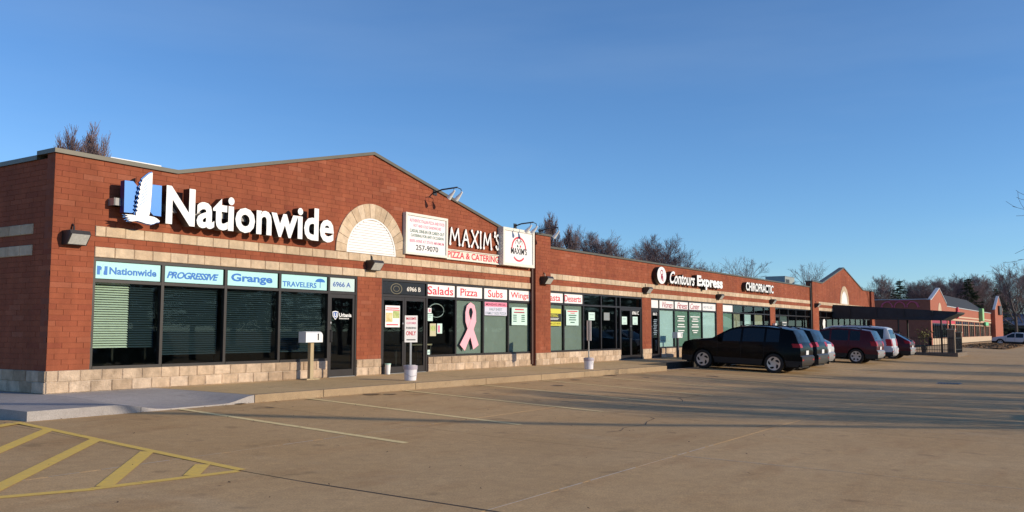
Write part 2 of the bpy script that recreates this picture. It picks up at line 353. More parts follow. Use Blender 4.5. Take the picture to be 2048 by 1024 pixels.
for a, c in ((.817, 6.86), (10.72, 16.098), (17.052, 22.55), (26.36, 32.878), (33.722, 41.218), (43.0, 49.498), (50.952, 66.898)): fw.box(a, c, .01, .258, -.6, BT-.004)
fw.box(16.1, 17.05, -.142, .26, -.6, 4.30); fw.box(49.5, 50.95, -.142, .26, -.6, 4.30); fw.box(66.9, 68.0, -.142, .26, -.6, 4.30)
facade = fw.build('facade_wall', mortar_m, bld)
sw = MB().box(.008, .259, .262, 22, -.6, 4.25); sw.box(67.74, 67.99, .262, 22, -.6, 4.0); sw.box(.262, 67.7, 21.75, 22, -.6, 3.9)
sidew = sw.build('side_wall', mortar_m, bld)
rf = MB().box(.262, 67.73, .262, 21.74, 3.45, 3.6); roof = rf.build('roof', roof_m, bld)
# rooms behind the glass
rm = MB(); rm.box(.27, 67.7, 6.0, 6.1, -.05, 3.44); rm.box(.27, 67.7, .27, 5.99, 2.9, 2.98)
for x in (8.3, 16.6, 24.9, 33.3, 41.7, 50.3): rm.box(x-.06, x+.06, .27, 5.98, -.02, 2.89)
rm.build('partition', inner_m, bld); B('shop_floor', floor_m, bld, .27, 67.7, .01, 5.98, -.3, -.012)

rb = random.Random(11)
bricks = []; stones = []                                     # (cx, cy, cz, sx, sy, sz, axis) full pieces ; clipped ones go straight to the mass
mass = MB(); smass = MB(); bmass = MB()
def clip(poly, a, bb, c):                                   # keep a*x+b*z<=c
    o = []
    for i in range(len(poly)):
        p, q = poly[i], poly[(i+1) % len(poly)]; dp, dq = a*p[0]+bb*p[1]-c, a*q[0]+bb*q[1]-c
        if dp <= 0: o.append(p)
        if dp*dq < 0: t = dp/(dp-dq); o.append((p[0]+t*(q[0]-p[0]), p[1]+t*(q[1]-p[1])))
    return o
def course_run(x0, x1, z0, z1, n, yf=0., lines=(), holes=(), blen=.406, j=.007, axis='x', k0=0):
    h = (z1-z0)/n
    for k in range(n):
        za, zb = z0+k*h+j/2, z0+(k+1)*h-j/2
        x = x0-((k+k0) % 3)*blen/3
        while x < x1-.02:
            a, c = max(x+j/2, x0+.001), min(x+blen-j/2, x1-.001); x += blen
            if c-a < .03: continue
            mx, mz = (a+c)/2, (za+zb)/2
            if any((mx-hx)**2+(mz-hz)**2 < hr*hr for hx, hz, hr in holes): continue
            pr = rb.uniform(-.0015, .0015)
            if lines:
                po = [(a, za), (c, za), (c, zb), (a, zb)]
                for l in lines: po = clip(po, *l)
                if len(po) < 3: continue
                if len(po) != 4 or max(q[1] for q in po) < zb-1e-5 or abs((po[1][0]-po[0][0])-(c-a)) > 1e-4:
                    mass.prism(po, yf+pr, yf+.03, t=rb.random()); continue
            bricks.append((mx, yf+pr, mz, c-a, zb-za, axis))
def gable_lines(P):
    (x1, z1), (xp, zp), (x2, z2) = P[1], P[2], P[3]; m = (zp-z1)/(xp-x1); n = (z2-zp)/(x2-xp)
    return m, n
ARCH = [(8.36, 3.085, 1.30), (58.5, 3.085, 1.30)]
for P, (hx, hz, hr) in ((GA, ARCH[0]), (GB, ARCH[1])):
    x0, x1 = P[0][0], P[-1][0]; m, n = gable_lines(P)
    bx0 = x0+.815 if P is GA else x0
    if P is GA:
        course_run(0, .815, BT, B2B, 21); course_run(0, .815, B2B, B1T, 6, k0=1)
        course_run(7.87, 8.78, BT, B2B, 21)
    course_run(bx0, x1, B2T, B1B, 2)
    zt = P[0][1]; nc = 12
    course_run(x0, x1, B1T, zt, nc, holes=[(hx, hz, hr-.08)])
    lo, hi = P[1][0], P[3][0]; c = (zt-B1T)/nc
    for s, e, ln in ((lo, P[2][0], [(-m, 1, P[1][1]-m*P[1][0])]), (P[2][0], hi, [(-n, 1, P[3][1]-n*P[3][0])])):
        course_run(s, e, zt, zt+14*c, 14, lines=ln, holes=[(hx, hz, hr-.08)])
for a, c in PIERS[2:]: course_run(a, c, BT, B2B, 21)
course_run(17.05, 49.5, B2T, B1B, 2); course_run(17.05, 49.5, B1T, 3.93, 8)
for a, c in ((16.1, 17.05), (49.5, 50.95), (66.9, 68.0)): course_run(a, c, BT, 4.30, 39, yf=-.15)
course_run(.002, 4.4, BT, B2B, 21, axis='s'); course_run(.002, .63, B2B, B1T, 6, axis='s', k0=1); course_run(.63, 4.4, B2T, B1B, 2, axis='s'); course_run(.002, 4.4, B1T, 4.25, 12, axis='s')
# stone blocks
def stone_run(x0, x1, z0, z1, n, yf, axis, blen, kind, k0=0):
    h = (z1-z0)/n
    for k in range(n):
        x = x0-((k+k0) % 2)*blen/2
        while x < x1-.02:
            a, c = max(x+.004, x0+.001), min(x+blen-.004, x1-.001); x += blen
            if c-a > .05: stones.append(((a+c)/2, yf+rb.uniform(-.004, .004), z0+(k+.5)*h, c-a, h-.008, axis, kind))
BASES = [(0, 6.86), (7.87, 8.78), (10.72, 16.1), (17.05, 22.55), (24.5, 25.36), (26.36, 32.88), (32.88, 41.22), (43.0, 49.5), (50.95, 66.9)]
for a, c in BASES: stone_run(a, c, 0, BT, 2, -.012, 'x', .42, 0)
for a, c in ((16.1, 17.05), (49.5, 50.95), (66.9, 68)): stone_run(a, c, 0, BT, 2, -.165, 'x', .42, 0)
stone_run(0, 4.4, 0, BT, 2, -.012, 's', .42, 0)
for a, c in ((.815, 16.1), (17.05, 49.5), (50.95, 66.9)):
    for z0, z1, k in ((B2B, B2T, 0), (B1B, B1T, 1)):
        if a < 1 and k == 1: stone_run(a, c, z0, z1, 1, -.012, 'x', .406, 1, k)
        else: stone_run(a, c, z0, z1, 1, -.012, 'x', .406, 1, k)
stone_run(.63, 4.4, B2B, B2T, 1, -.012, 's', .406, 1); stone_run(.63, 4.4, B1B, B1T, 1, -.012, 's', .406, 1)
CP = Vector((-8.67, -15.65, 1.13))
def world(p): return Vector((p[0], p[1], p[2])) if p[-1] in ('x',) or p[5] == 'x' else Vector((p[1], p[0], p[2]))
unit = bpy.data.meshes.new('brick_piece')
ub = MB().box(-.5, .5, 0, .03, -.5, .5); unit.from_pydata(ub.v, [], ub.f); unit.materials.append(brick_m)
su = MB()                                                     # rock-faced block with chamfered edge and slightly bulged front
for n_, (mm, nm) in enumerate(((stone_m, 'stone_piece'), (band_m, 'band_piece'))):
    su = MB(); e = .03; yb = .05
    o_ = [(-.5, 0, -.5), (.5, 0, -.5), (.5, 0, .5), (-.5, 0, .5)]
    f_ = [(-.5+e, -.012, -.5+e*1.6), (.5-e, -.012, -.5+e*1.6), (.5-e, -.012, .5-e*1.6), (-.5+e, -.012, .5-e*1.6)]
    su.v = o_+f_+[(x, yb, z) for x, _, z in o_]
    for i in range(4):
        j2 = (i+1) % 4; su.f += [(i, j2, 4+j2, 4+i), (j2, i, 8+i, 8+j2)]
    su.f.append((4, 5, 6, 7)); me = bpy.data.meshes.new(nm); me.from_pydata(su.v, [], su.f); me.materials.append(mm)
    if n_ == 0: su0 = me
    else: su1 = me
def place(me, name, p, parent):
    o = bpy.data.objects.new(name, me); COL.objects.link(o); o.parent = parent
    if p[5] == 'x': o.location = (p[0], p[1], p[2])
    else: o.location = (p[1], p[0], p[2]); o.rotation_euler = (0, 0, -math.pi/2)
    o.scale = (p[3], 1, p[4]); return o
bricks.sort(key=lambda p: (world(p)-CP).length)
for p in bricks[:300]: place(unit, 'brick', p, facade if p[5] == 'x' else sidew)
for p in bricks[300:]:
    t = rb.random()
    if p[5] == 'x': mass.box(p[0]-p[3]/2, p[0]+p[3]/2, p[1], p[1]+.03, p[2]-p[4]/2, p[2]+p[4]/2, t=t)
    else: mass.box(p[1], p[1]+.03, p[0]-p[3]/2, p[0]+p[3]/2, p[2]-p[4]/2, p[2]+p[4]/2, t=t)
o = mass.build('brickwork', brick_m, facade); tag(o, None, kind='stuff')
stones.sort(key=lambda p: (world(p)-CP).length)
for p in stones[:300]: place(su1 if p[6] else su0, 'stone_block', p, facade if p[5] == 'x' else sidew)
for p in stones[300:]:
    q = bmass if p[6] else smass; t = rb.random()
    if p[5] == 'x': q.box(p[0]-p[3]/2, p[0]+p[3]/2, p[1]-.008, p[1]+.04, p[2]-p[4]/2, p[2]+p[4]/2, t=t)
    else: q.box(p[1]-.008, p[1]+.04, p[0]-p[3]/2, p[0]+p[3]/2, p[2]-p[4]/2, p[2]+p[4]/2, t=t)
tag(smass.build('base_stonework', stone_m, facade), None, kind='stuff'); tag(bmass.build('band_stonework', band_m, facade), None, kind='stuff')
bd2 = MB(); bd = MB()                                                     # pale bedding behind stones
for a, c in BASES: bd.box(a+.002, c-.002, -.004, .007, .0, BT-.003)
for a, c in ((16.1, 17.05), (49.5, 50.95), (66.9, 68)): bd.box(a+.002, c-.002, -.158, -.143, 0, BT-.003)
for a, c in ((.815, 16.1), (17.05, 49.5), (50.95, 66.9)):
    for z0, z1 in ((B2B, B2T), (B1B, B1T)): bd2.box(a+.002, c-.002, -.004, .007, z0+.003, z1-.003)
bd.box(-.004, .007, .003, 4.4, 0, BT-.003)
bd.build('stone_bedding', pale_mortar_m, bld); bd2.build('band_bedding', mat('band_mortar', (.50, .38, .27), .9, .1, 6), bld)
# copings
cp = MB()
def coping(P, dz=.08, y0=-.05, y1=.30):
    lo = list(P); hi = [(x, z+dz) for x, z in P]
    cp.prism(lo+hi[::-1], y0, y1)
coping([(-.04, GA[0][1])]+GA[1:4]+[(16.06, 4.31)]); coping([(50.99, 4.31)]+GB[1:4]+[(66.86, 4.31)])
cp.box(17.09, 49.46, -.05, .30, 3.931, 4.0)
for a, c in ((16.1, 17.05), (49.5, 50.95), (66.9, 68.0)): cp.box(a-.035, c+.035, -.19, .30, 4.301, 4.37)
cp.box(-.04, .30, .301, .56, 4.331, 4.409); cp.box(-.04, .30, .561, 22.04, 4.251, 4.335); cp.box(67.7, 68.04, .301, 22, 4.001, 4.08)
cp.build('coping', coping_m, bld)
# arches with louvred vents
for hx, hz, hr in ARCH:
    ar = bpy.data.objects.new('arch', None); COL.objects.link(ar); ar.parent = bld; ar.location = (hx, 0, hz)
    n = 17; ri = .93
    for i in range(n):
        a0, a1 = math.pi*i/n+.004, math.pi*(i+1)/n-.004
        po = [(hr*math.cos(a0), hr*math.sin(a0)), (hr*math.cos((a0+a1)/2), hr*math.sin((a0+a1)/2)), (hr*math.cos(a1), hr*math.sin(a1)), (ri*math.cos(a1), ri*math.sin(a1)), (ri*math.cos(a0), ri*math.sin(a0))]
        MB().prism(po, -.03-.003*(i % 3), .007).build('voussoir', band_m, ar)
    MB().prism([(ri*1.02*math.cos(math.pi*k/32), ri*1.02*math.sin(math.pi*k/32)) for k in range(33)], -.001, .0075).build('arch_bed', pale_mortar_m, ar)
    lv = MB()
    pts = [(.925*math.cos(math.pi*k/32), .925*math.sin(math.pi*k/32)) for k in range(33)]; inn = [(.87*math.cos(math.pi*k/32), .035+.85*math.sin(math.pi*k/32)) for k in range(33)]
    for k in range(32): lv.prism([pts[k], pts[k+1], inn[k+1], inn[k]], -.026, -.002)
    lv.prism([(-.925, 0), (.925, 0), (.87, .035), (-.87, .035)], -.0255, -.002)
    v = lv.build('vent_frame', louver_m, ar)
    for k in range(12):
        z = .045+k*.068; w = .868*math.sqrt(max(0, 1-((z+.04)/.89)**2))
        if w < .06: continue
        b = MB(); n0 = [( -w, -.004, z), (w, -.004, z), (w, -.022, z+.012), (-w, -.022, z+.012), (-w, -.005, z+.066), (w, -.005, z+.066)]
        b.v = n0; b.f = [(0, 1, 2, 3), (3, 2, 5, 4), (0, 3, 4), (1, 5, 2), (0, 4, 5, 1)]; b.m = [0]*5; b.t = [0]*5
        b.build('slat', louver_m, ar)
# rooftop bits
h = thing('rooftop_unit', 'grey rooftop air conditioner box above the middle shops', 'air conditioner', (54.3, 3.0, 3.6))
MB().box(0, 2.3, 0, 1.4, .25, 1.38).build('housing', mat('hvac_metal', (.33, .36, .34), .5, .1, 3), h); B('base', dark_m, h, .1, 2.2, .1, 1.3, 0, .249)
MB().box(.15, 1.0, -.012, -.001, .5, 1.2).build('intake_grille', dark_m, h); MB().box(-.02, 2.32, -.02, 1.42, 1.381, 1.42).build('lid', grey_m, h)
h = thing('roof_curb_unit', 'long low white rooftop unit behind the left parapet', 'rooftop unit', (4.75, 5.9, 3.6))
MB().box(0, 1.45, 0, 1.4, .0, 1.95).build('housing', mat('pale_metal', (.75, .74, .70), .5, .05, 3), h); B('lid', white_m, h, -.03, 1.48, -.03, 1.43, 1.951, 2.06)
# downspouts
b = MB()
b.tube([(16.03, -.05, 4.25), (16.03, -.05, .05)], .045, 8); b.build('downspout', mat('rust_brown', (.09, .035, .025), .6), bld, smooth=True)
b = MB().tube([(49.43, -.05, 4.2), (49.43, -.05, .05)], .045, 8); b.build('downspout', black_m, bld, smooth=True)

# ---------------------------------------------------------------- text
def text_mesh(s, bold=.0, shear=0., depth=.0, spacing=1.):
    c = bpy.data.curves.new('t', 'FONT'); c.body = s; c.size = 1; c.offset = bold; c.shear = shear; c.extrude = depth; c.resolution_u = 3; c.space_character = spacing; c.align_x = 'CENTER'
    o = bpy.data.objects.new('t', c); COL.objects.link(o)
    me = bpy.data.meshes.new_from_object(o.evaluated_get(bpy.context.evaluated_depsgraph_get()))
    bpy.data.objects.remove(o); bpy.data.curves.remove(c); return me
def text_fit(s, x0, x1, z0, z1, y, depth=.002, bold=0., shear=0., spacing=1.):
    """letters standing in the plane y, facing -Y, filling the given box; returns verts, faces"""
    me = text_mesh(s, bold, shear, .5, spacing)
    xs_ = [v.co.x for v in me.vertices]; ys_ = [v.co.y for v in me.vertices]; zs_ = [v.co.z for v in me.vertices]
    a, b_, c, d_, e0, e1 = min(xs_), max(xs_), min(ys_), max(ys_), min(zs_), max(zs_)
    V = [(x0+(v.co.x-a)/(b_-a)*(x1-x0), y+depth*(1-(v.co.z-e0)/(e1-e0))-depth, z0+(v.co.y-c)/(d_-c)*(z1-z0)) for v in me.vertices]
    F = [tuple(p.vertices) for p in me.polygons]; bpy.data.meshes.remove(me); return V, F
def lettering(s, x0, x1, z0, z1, y, m, parent, name='lettering', **k):
    V, F = text_fit(s, x0, x1, z0, z1, y, **k); me = bpy.data.meshes.new(name); me.from_pydata(V, [], F); me.materials.append(m)
    return link(name, me, parent)
def channel_letters(s, x0, x1, z0, z1, yf, depth, face, side, parent, **k):
    """one mesh per letter: pale face, dark return"""
    V, F = text_fit(s, x0, x1, z0, z1, yf, depth=depth, **k)
    V = [(x, y+depth, z) for x, y, z in V]
    par = list(range(len(V)))
    def find(i):
        while par[i] != i: par[i] = par[par[i]]; i = par[i]
        return i
    for f in F:
        for q in f[1:]: par[find(q)] = find(f[0])
    comp = {}
    for i in range(len(V)): comp.setdefault(find(i), []).append(i)
    it = sorted(comp.values(), key=lambda c: min(V[i][0] for i in c)); groups = []
    for c in it:
        a, b_ = min(V[i][0] for i in c), max(V[i][0] for i in c)
        if groups and min(b_, groups[-1][1])-max(a, groups[-1][0]) > .6*min(b_-a, groups[-1][1]-groups[-1][0]):
            groups[-1][2].update(c); groups[-1][0] = min(a, groups[-1][0]); groups[-1][1] = max(b_, groups[-1][1])
        else: groups.append([a, b_, set(c)])
    for a, b_, ids in groups:
        idx = {i: k for k, i in enumerate(sorted(ids))}; me = bpy.data.meshes.new('letter')
        ff = [f for f in F if f[0] in ids]; me.from_pydata([V[i] for i in sorted(ids)], [], [tuple(idx[i] for i in f) for f in ff])
        me.materials.append(face); me.materials.append(side); me.update()
        for p in me.polygons: p.material_index = 0 if p.normal.y < -.9 else 1
        link('letter', me, parent)

# ---------------------------------------------------------------- storefronts
film_m = mat('grey_window_film', (.22, .25, .22), .6, .08, 2); cyan_m = mat('cyan_panel', (.40, .73, .74), .5, .05, 2); green_m = mat('green_film', (.16, .27, .21), .6, .1, 2)
palefilm_m = mat('pale_film', (.52, .66, .66), .5, .06, 1.5); sheet_m = mat('white_sheet', (.82, .80, .80), .5, .03, 2)
YF = .05
def storefront(x0, x1, muls, bar=2.055, sill=BT, lower=None, glass=None):
    """frame with vertical mullions; doors break the sill at given bays; returns the frame part"""
    f = MB(); y0, y1 = YF-.04, YF+.06
    ed = [x0]+muls+[x1]
    f.box(x0, x1, y0, y1, B2B-.06, B2B-.002)
    for i, x in enumerate(ed):
        a, c = (x, x+.05) if i == 0 else ((x-.05, x) if i == len(ed)-1 else (x-.032, x+.032))
        f.box(a, c, y0, y1, -.01 if lower and i in lower else sill, B2B-.061)
    for i in range(len(ed)-1):
        a = ed[i]+(.051 if i == 0 else .033); c = ed[i+1]-(.051 if i == len(ed)-2 else .033)
        f.box(a, c, y0+.005, y1-.005, bar-.03, bar+.03)
        if not (lower and i in lower and i+1 in lower and (i, 'd') in lower): f.box(a, c, y0-.01, y1-.005, sill, sill+.055)
    fr = f.build('storefront', bronze_m, bld)
    for i in range(len(ed)-1):
        a = ed[i]+(.051 if i == 0 else .033); c = ed[i+1]-(.051 if i == len(ed)-2 else .033)
        if not (lower and (i, 'd') in lower): MB().box(a, c, YF+.006, YF+.014, sill+.056, bar-.031).build('pane', glass or glass_m, fr)
        MB().box(a, c, YF+.0065, YF+.0145, bar+.031, B2B-.062).build('transom_pane', glass or glass_m, fr)
    return fr
def door(x0, x1, leaves, label=None, z1=2.024):
    d = bpy.data.objects.new('door', None); COL.objects.link(d); d.parent = bld; d.location = ((x0+x1)/2, YF, 0)
    if label: d['label'] = label
    w = (x1-x0)/leaves
    for k in range(leaves):
        a = x0-(x0+x1)/2+k*w+.004; c = a+w-.008
        f = MB().box(a, a+.07, -.022, .028, .012, z1-.005); f.box(c-.07, c, -.022, .028, .012, z1-.005); f.box(a+.071, c-.071, -.021, .027, .012, .18); f.box(a+.071, c-.071, -.021, .027, z1-.095, z1-.005)
        f.build('leaf_frame', bronze_m, d); MB().box(a+.071, c-.071, .0, .007, .181, z1-.096).build('pane', glass_dark_m, d)
        hx = (c-.06) if (leaves == 2 and k == 0) else (a+.05 if leaves == 2 or True else 0)
        MB().box(hx-.012, hx+.012, -.07, -.05, .85, 1.15).box(hx-.01, hx+.01, -.05, -.021, .86, .88).box(hx-.01, hx+.01, -.05, -.021, 1.12, 1.14).build('handle', black_m, d)
        MB().tube([(hx, -.022, 1.32), (hx, -.03, 1.32)], .025, 10).build('lock', grey_m, d)
    B('threshold', grey_m, d, x0-(x0+x1)/2, x1-(x0+x1)/2, -.06, .06, -.006, .011)
    return d
sfA = storefront(.815, 7.87, [2.30, 3.84, 5.35, 6.90], lower={4, 5, (4, 'd')}); dA = door(6.935, 7.815, 1, 'dark glass door with a white shield decal')
sfB = storefront(8.78, 16.1, [10.66, 12.0, 13.38, 14.74], lower={0, 1, (0, 'd')}); dB = door(8.835, 10.625, 2)
sfC = storefront(17.05, 24.5, [18.22, 19.62, 20.98, 22.2, 22.55], lower={5, 6, (5, 'd')}); dC = door(22.585, 24.445, 2)
sfD = storefront(25.36, 32.88, [26.2, 27.82, 29.45, 31.06], lower={0, 1, (0, 'd')}); dD = door(25.415, 26.165, 1)
sfE = storefront(33.72, 41.22, [35.25, 36.88, 38.51, 40.2])
sfF = storefront(42.14, 49.5, [43.0, 44.68, 46.29, 48.3], lower={0, 1, (0, 'd')}); dF = door(42.195, 42.965, 1)
sfG = storefront(50.95, 66.9, [52.0, 53.5, 55.2, 56.9, 58.6, 60.3, 62.0, 63.7, 65.3])
def backing(x0, x1, m, parent, z0=BT+.057, z1=2.02, name='window_film'): MB().box(x0, x1, YF+.035, YF+.04, z0, z1).build(name, m, parent)
for a, c in ((12.04, 13.34), (13.42, 14.70), (14.78, 16.04)): backing(a, c, film_m, sfB)
for a, c in ((17.11, 18.18), (18.26, 19.58)): backing(a, c, film_m, sfC)
backing(26.24, 27.78, palefilm_m, sfD); backing(27.86, 29.41, green_m, sfD); backing(29.49, 31.02, green_m, sfD); backing(31.1, 32.82, palefilm_m, sfD)
backing(33.78, 35.2, green_m, sfE); backing(35.3, 36.4, mat('patterned_curtain', (.48, .42, .26), .7, 0, 9, col2=(.10, .11, .10)), sfE, name='curtain'); backing(36.95, 38.1, palefilm_m, sfE, name='curtain'); backing(38.6, 40.0, mat('tan_curtain', (.33, .30, .20), .8, .15, 3, stretch=(8, 1, .3)), sfE, name='curtain')
backing(43.1, 44.6, mat('slate_film', (.09, .12, .12), .6), sfF)
# header sign panels in the transoms: every one is its own sign
blue_m = mat('blue_print', (.012, .15, .52), .5); red_m = mat('red_print', (.62, .03, .06), .5); dblue_m = mat('navy_print', (.03, .10, .36), .5); wprint_m = mat('white_print', (.85, .85, .85), .5); blackp_m = mat('black_print', (.02, .02, .02), .5); pinkp_m = mat('pink_print', (.75, .22, .33), .5); maroonp_m = mat('maroon_print', (.34, .03, .06), .5); greenp_m = mat('dark_green_print', (.03, .12, .08), .5); greyp_m = mat('grey_print', (.22, .28, .33), .5)
def header(x0, x1, label, m, words=None, z0=2.098, z1=2.42, group=None):
    t = thing('header_sign', label, 'sign', ((x0+x1)/2, YF, z0), 0, group); cx = (x0+x1)/2
    MB().box(x0-cx, x1-cx, -.014, .004, 0, z1-z0).build('panel', m, t)
    for w in (words or []):
        s, a, c, b0, b1, mm, kw = w; lettering(s, a-cx, c-cx, b0-z0, b1-z0, -.0145, mm, t, **kw)
    return t
t = header(.87, 2.25, 'pale cyan window header reading Nationwide with a small blue N emblem', cyan_m, [('Nationwide', 1.155, 2.165, 2.185, 2.325, blue_m, dict(bold=.03))])
cx = (.87+2.25)/2
MB().prism([(x-cx, z-2.098) for x, z in ((.905, 2.17), (.965, 2.17), (.965, 2.27), (1.05, 2.17), (1.115, 2.17), (1.115, 2.335), (1.055, 2.335), (1.055, 2.24), (.97, 2.335), (.905, 2.335))], -.0165, -.0145).build('emblem', blue_m, t)
MB().prism([(x-cx, z-2.098) for x, z in ((.99, 2.15), (1.03, 2.16), (1.04, 2.25), (1.045, 2.38), (1.0, 2.32), (.985, 2.23))], -.019, -.0168).build('wing', cyan_m, t)
header(2.36, 3.78, 'pale cyan window header reading PROGRESSIVE in slanted blue capitals', cyan_m, [('PROGRESSIVE', 2.40, 3.66, 2.175, 2.318, blue_m, dict(bold=.035, shear=.3, spacing=.9))])
header(3.90, 5.29, 'pale cyan window header reading Grange in large blue letters', cyan_m, [('Grange', 3.99, 5.14, 2.14, 2.365, blue_m, dict(bold=.035))])
t = header(5.41, 6.84, 'pale cyan window header reading TRAVELERS beside a blue umbrella', cyan_m, [('TRAVELERS', 5.44, 6.50, 2.14, 2.265, blue_m, dict(bold=.02))])
cx = (5.41+6.84)/2
MB().prism([(6.62-cx+.16*math.cos(math.pi*k/10), .19+.085*math.sin(math.pi*k/10)) for k in range(11)], -.0165, -.0145).build('umbrella_canopy', blue_m, t)
MB().box(6.61-cx, 6.63-cx, -.0165, -.0145, .05, .19).build('umbrella_stick', blue_m, t)
header(6.95, 7.80, 'white header above the first door reading 6966 A', palefilm_m, [('6966 A', 7.05, 7.66, 2.20, 2.325, dblue_m, dict(bold=.02))])
t = header(8.86, 10.60, 'black header above the double doors reading 6966 B beside a round emblem', mat('black_panel', (.015, .015, .016), .3), [('6966 B', 9.83, 10.41, 2.19, 2.315, mat('cream_print', (.7, .66, .6), .5), dict(bold=.02))])
b = MB(); cx = (8.86+10.6)/2; n = 28
for r0, r1 in ((.19, .21), (.10, .115)):
    for k in range(n):
        a, c = 2*math.pi*k/n, 2*math.pi*(k+1)/n; b.prism([(9.40-cx+1.1*r1*math.cos(a), .145+.68*r1*math.sin(a)), (9.40-cx+1.1*r1*math.cos(c), .145+.68*r1*math.sin(c)), (9.40-cx+1.1*r0*math.cos(c), .145+.68*r0*math.sin(c)), (9.40-cx+1.1*r0*math.cos(a), .145+.68*r0*math.sin(a))], -.0165, -.0145)
b.build('round_emblem', mat('bronze_print', (.20, .17, .10), .5), t)
for x0, x1, s, a, c, z0, z1 in ((10.69, 11.96, 'Salads', 10.72, 11.89, 2.14, 2.375), (12.05, 13.33, 'Pizza', 12.24, 13.09, 2.15, 2.37), (13.43, 14.69, 'Subs', 13.64, 14.44, 2.155, 2.38), (14.79, 16.04, 'Wings', 14.90, 15.94, 2.12, 2.36), (17.10, 18.17, 'Pasta', 17.12, 18.0, 2.15, 2.38), (18.27, 19.57, 'Desserts', 18.30, 19.46, 2.15, 2.38)):
    header(x0, x1, 'white window header reading %s in red' % s, sheet_m, [(s, a, c, z0, z1, red_m, dict(bold=.012))], group='white food headers')
header(25.42, 26.14, 'blank white header above the narrow door before the fitness windows', sheet_m)
for x0, x1, s, a, c in ((26.26, 27.76, 'Women', 26.55, 27.65), (27.88, 29.39, 'Fitness', 28.16, 29.32), (29.51, 31.0, 'Center', 29.66, 30.77)):
    header(x0, x1, 'white window header reading %s in slanted maroon letters' % s, sheet_m, [(s, a, c, 2.125, 2.385, maroonp_m, dict(bold=.0, shear=.25, spacing=.8))], group='fitness headers')
header(31.12, 32.82, 'white window header with a grey phone number, last of the fitness row', sheet_m, [('440-970-2607', 31.25, 32.45, 2.19, 2.315, greyp_m, {})])
header(33.78, 35.2, 'blank white header at the left of the shop behind the black car', sheet_m)
# ---------------------------------------------------------------- blinds inside the first shop
def blind(x0, x1, z0, m, label):
    t = thing('window_blind', label, 'blind', ((x0+x1)/2, .2, z0), 0, 'blinds in the first shop'); w = (x1-x0)/2
    sm = MB(); th = .62; hh = .024
    sm.v = [(-w, -hh*math.cos(th), -hh*math.sin(th)), (w, -hh*math.cos(th), -hh*math.sin(th)), (w, hh*math.cos(th), hh*math.sin(th)), (-w, hh*math.cos(th), hh*math.sin(th))]
    sm.v += [(x, y, z+.003) for x, y, z in sm.v]; sm.f = [(0, 1, 2, 3)[::-1], (4, 5, 6, 7), (0, 1, 5, 4), (1, 2, 6, 5), (2, 3, 7, 6), (3, 0, 4, 7)]
    me = bpy.data.meshes.new('slat'); me.from_pydata(sm.v, [], sm.f); me.materials.append(m)
    k = 0; z = .03
    while z0+z < 2.0: link('slat', me, t, (0, 0, z)); z += .046
    B('head_rail', m, t, -w, w, -.03, .03, 2.0-z0, 2.035-z0)
    return t
cream_b = mat('cream_slat', (.66, .72, .58), .6, .05, 2); navy_b = mat('navy_slat', (.022, .042, .055), .6, .1, 2)
blind(.87, 1.68, .78, cream_b, 'cream slatted blind lowered behind the leftmost shop window')
for a, c, l in ((1.70, 2.25, 'narrow dark blind beside the cream blind'), (2.35, 3.78, 'dark blue blind in the window under PROGRESSIVE'), (3.90, 5.29, 'dark blue blind in the window under Grange'), (5.41, 6.84, 'dark blue blind behind the white mailbox')):
    blind(a, c, .62 if a > 2 else .78, navy_b, l)

# ---------------------------------------------------------------- posters, decals, small papers on the glass
def poster(x0, x1, z0, z1, m, label, lines=(), cat='poster', y=.012):
    cx = (x0+x1)/2; t = thing('poster', label, cat, (cx, y, z0))
    MB().box(x0-cx, x1-cx, -.004, 0, 0, z1-z0).build('sheet', m, t)
    for (kind, s, a, c, b0, b1, mm) in lines:
        if kind == 't': lettering(s, a-cx, c-cx, b0-z0, b1-z0, -.0045, mm, t, bold=.01)
        else: MB().box(a-cx, c-cx, -.0065, -.0045, b0-z0, b1-z0).build('print_block', mm, t)
    return t
mint_m = mat('mint_paper', (.55, .74, .68), .6, .04, 3); yel_m = mat('yellow_paper', (.62, .58, .06), .6)
d = thing('door_decal', 'white shield decal and Urbania lettering on the first door', 'decal', (7.35, YF-.002, 1.4))
lettering('Urbania', -.06, .37, .065, .16, -.001, wprint_m, d, bold=.02); lettering('Insurance', -.06, .28, .01, .055, -.001, wprint_m, d, bold=.01)
MB().prism([(-.29, .19), (-.19, .21), (-.09, .19), (-.10, .08), (-.19, -.01), (-.28, .08)], -.003, -.001).build('shield', wprint_m, d); MB().prism([(-.27, .175), (-.19, .19), (-.11, .175), (-.12, .085), (-.19, .015), (-.26, .085)], -.005, -.0032).build('shield_field', dblue_m, d); lettering('U', -.235, -.145, .06, .16, -.0052, wprint_m, d, bold=.02)
food1 = mat('food_photo', (.50, .36, .12), .6, 0, 9, col2=(.75, .68, .40)); food2 = mat('salad_photo', (.18, .30, .06), .6, 0, 11, col2=(.55, .58, .25))
poster(8.94, 9.52, 1.22, 1.79, sheet_m, 'food poster with salad and pasta photos on the left door', [('b', '', 8.98, 9.48, 1.71, 1.735, red_m), ('b', '', 8.96, 9.5, 1.66, 1.685, red_m), ('b', '', 8.96, 9.22, 1.36, 1.60, food1), ('b', '', 9.24, 9.5, 1.46, 1.65, food2), ('b', '', 8.99, 9.45, 1.27, 1.30, red_m)])
poster(10.70, 10.86, 1.62, 1.76, sheet_m, 'small round pink and white sticker at the door edge', [('b', '', 10.74, 10.82, 1.65, 1.73, pinkp_m)], 'sticker')
poster(10.70, 10.92, 1.40, 1.60, mint_m, 'pale blue notice stuck below the round sticker', [('b', '', 10.73, 10.89, 1.55, 1.565, greyp_m), ('b', '', 10.73, 10.85, 1.5, 1.515, greyp_m)], 'notice')
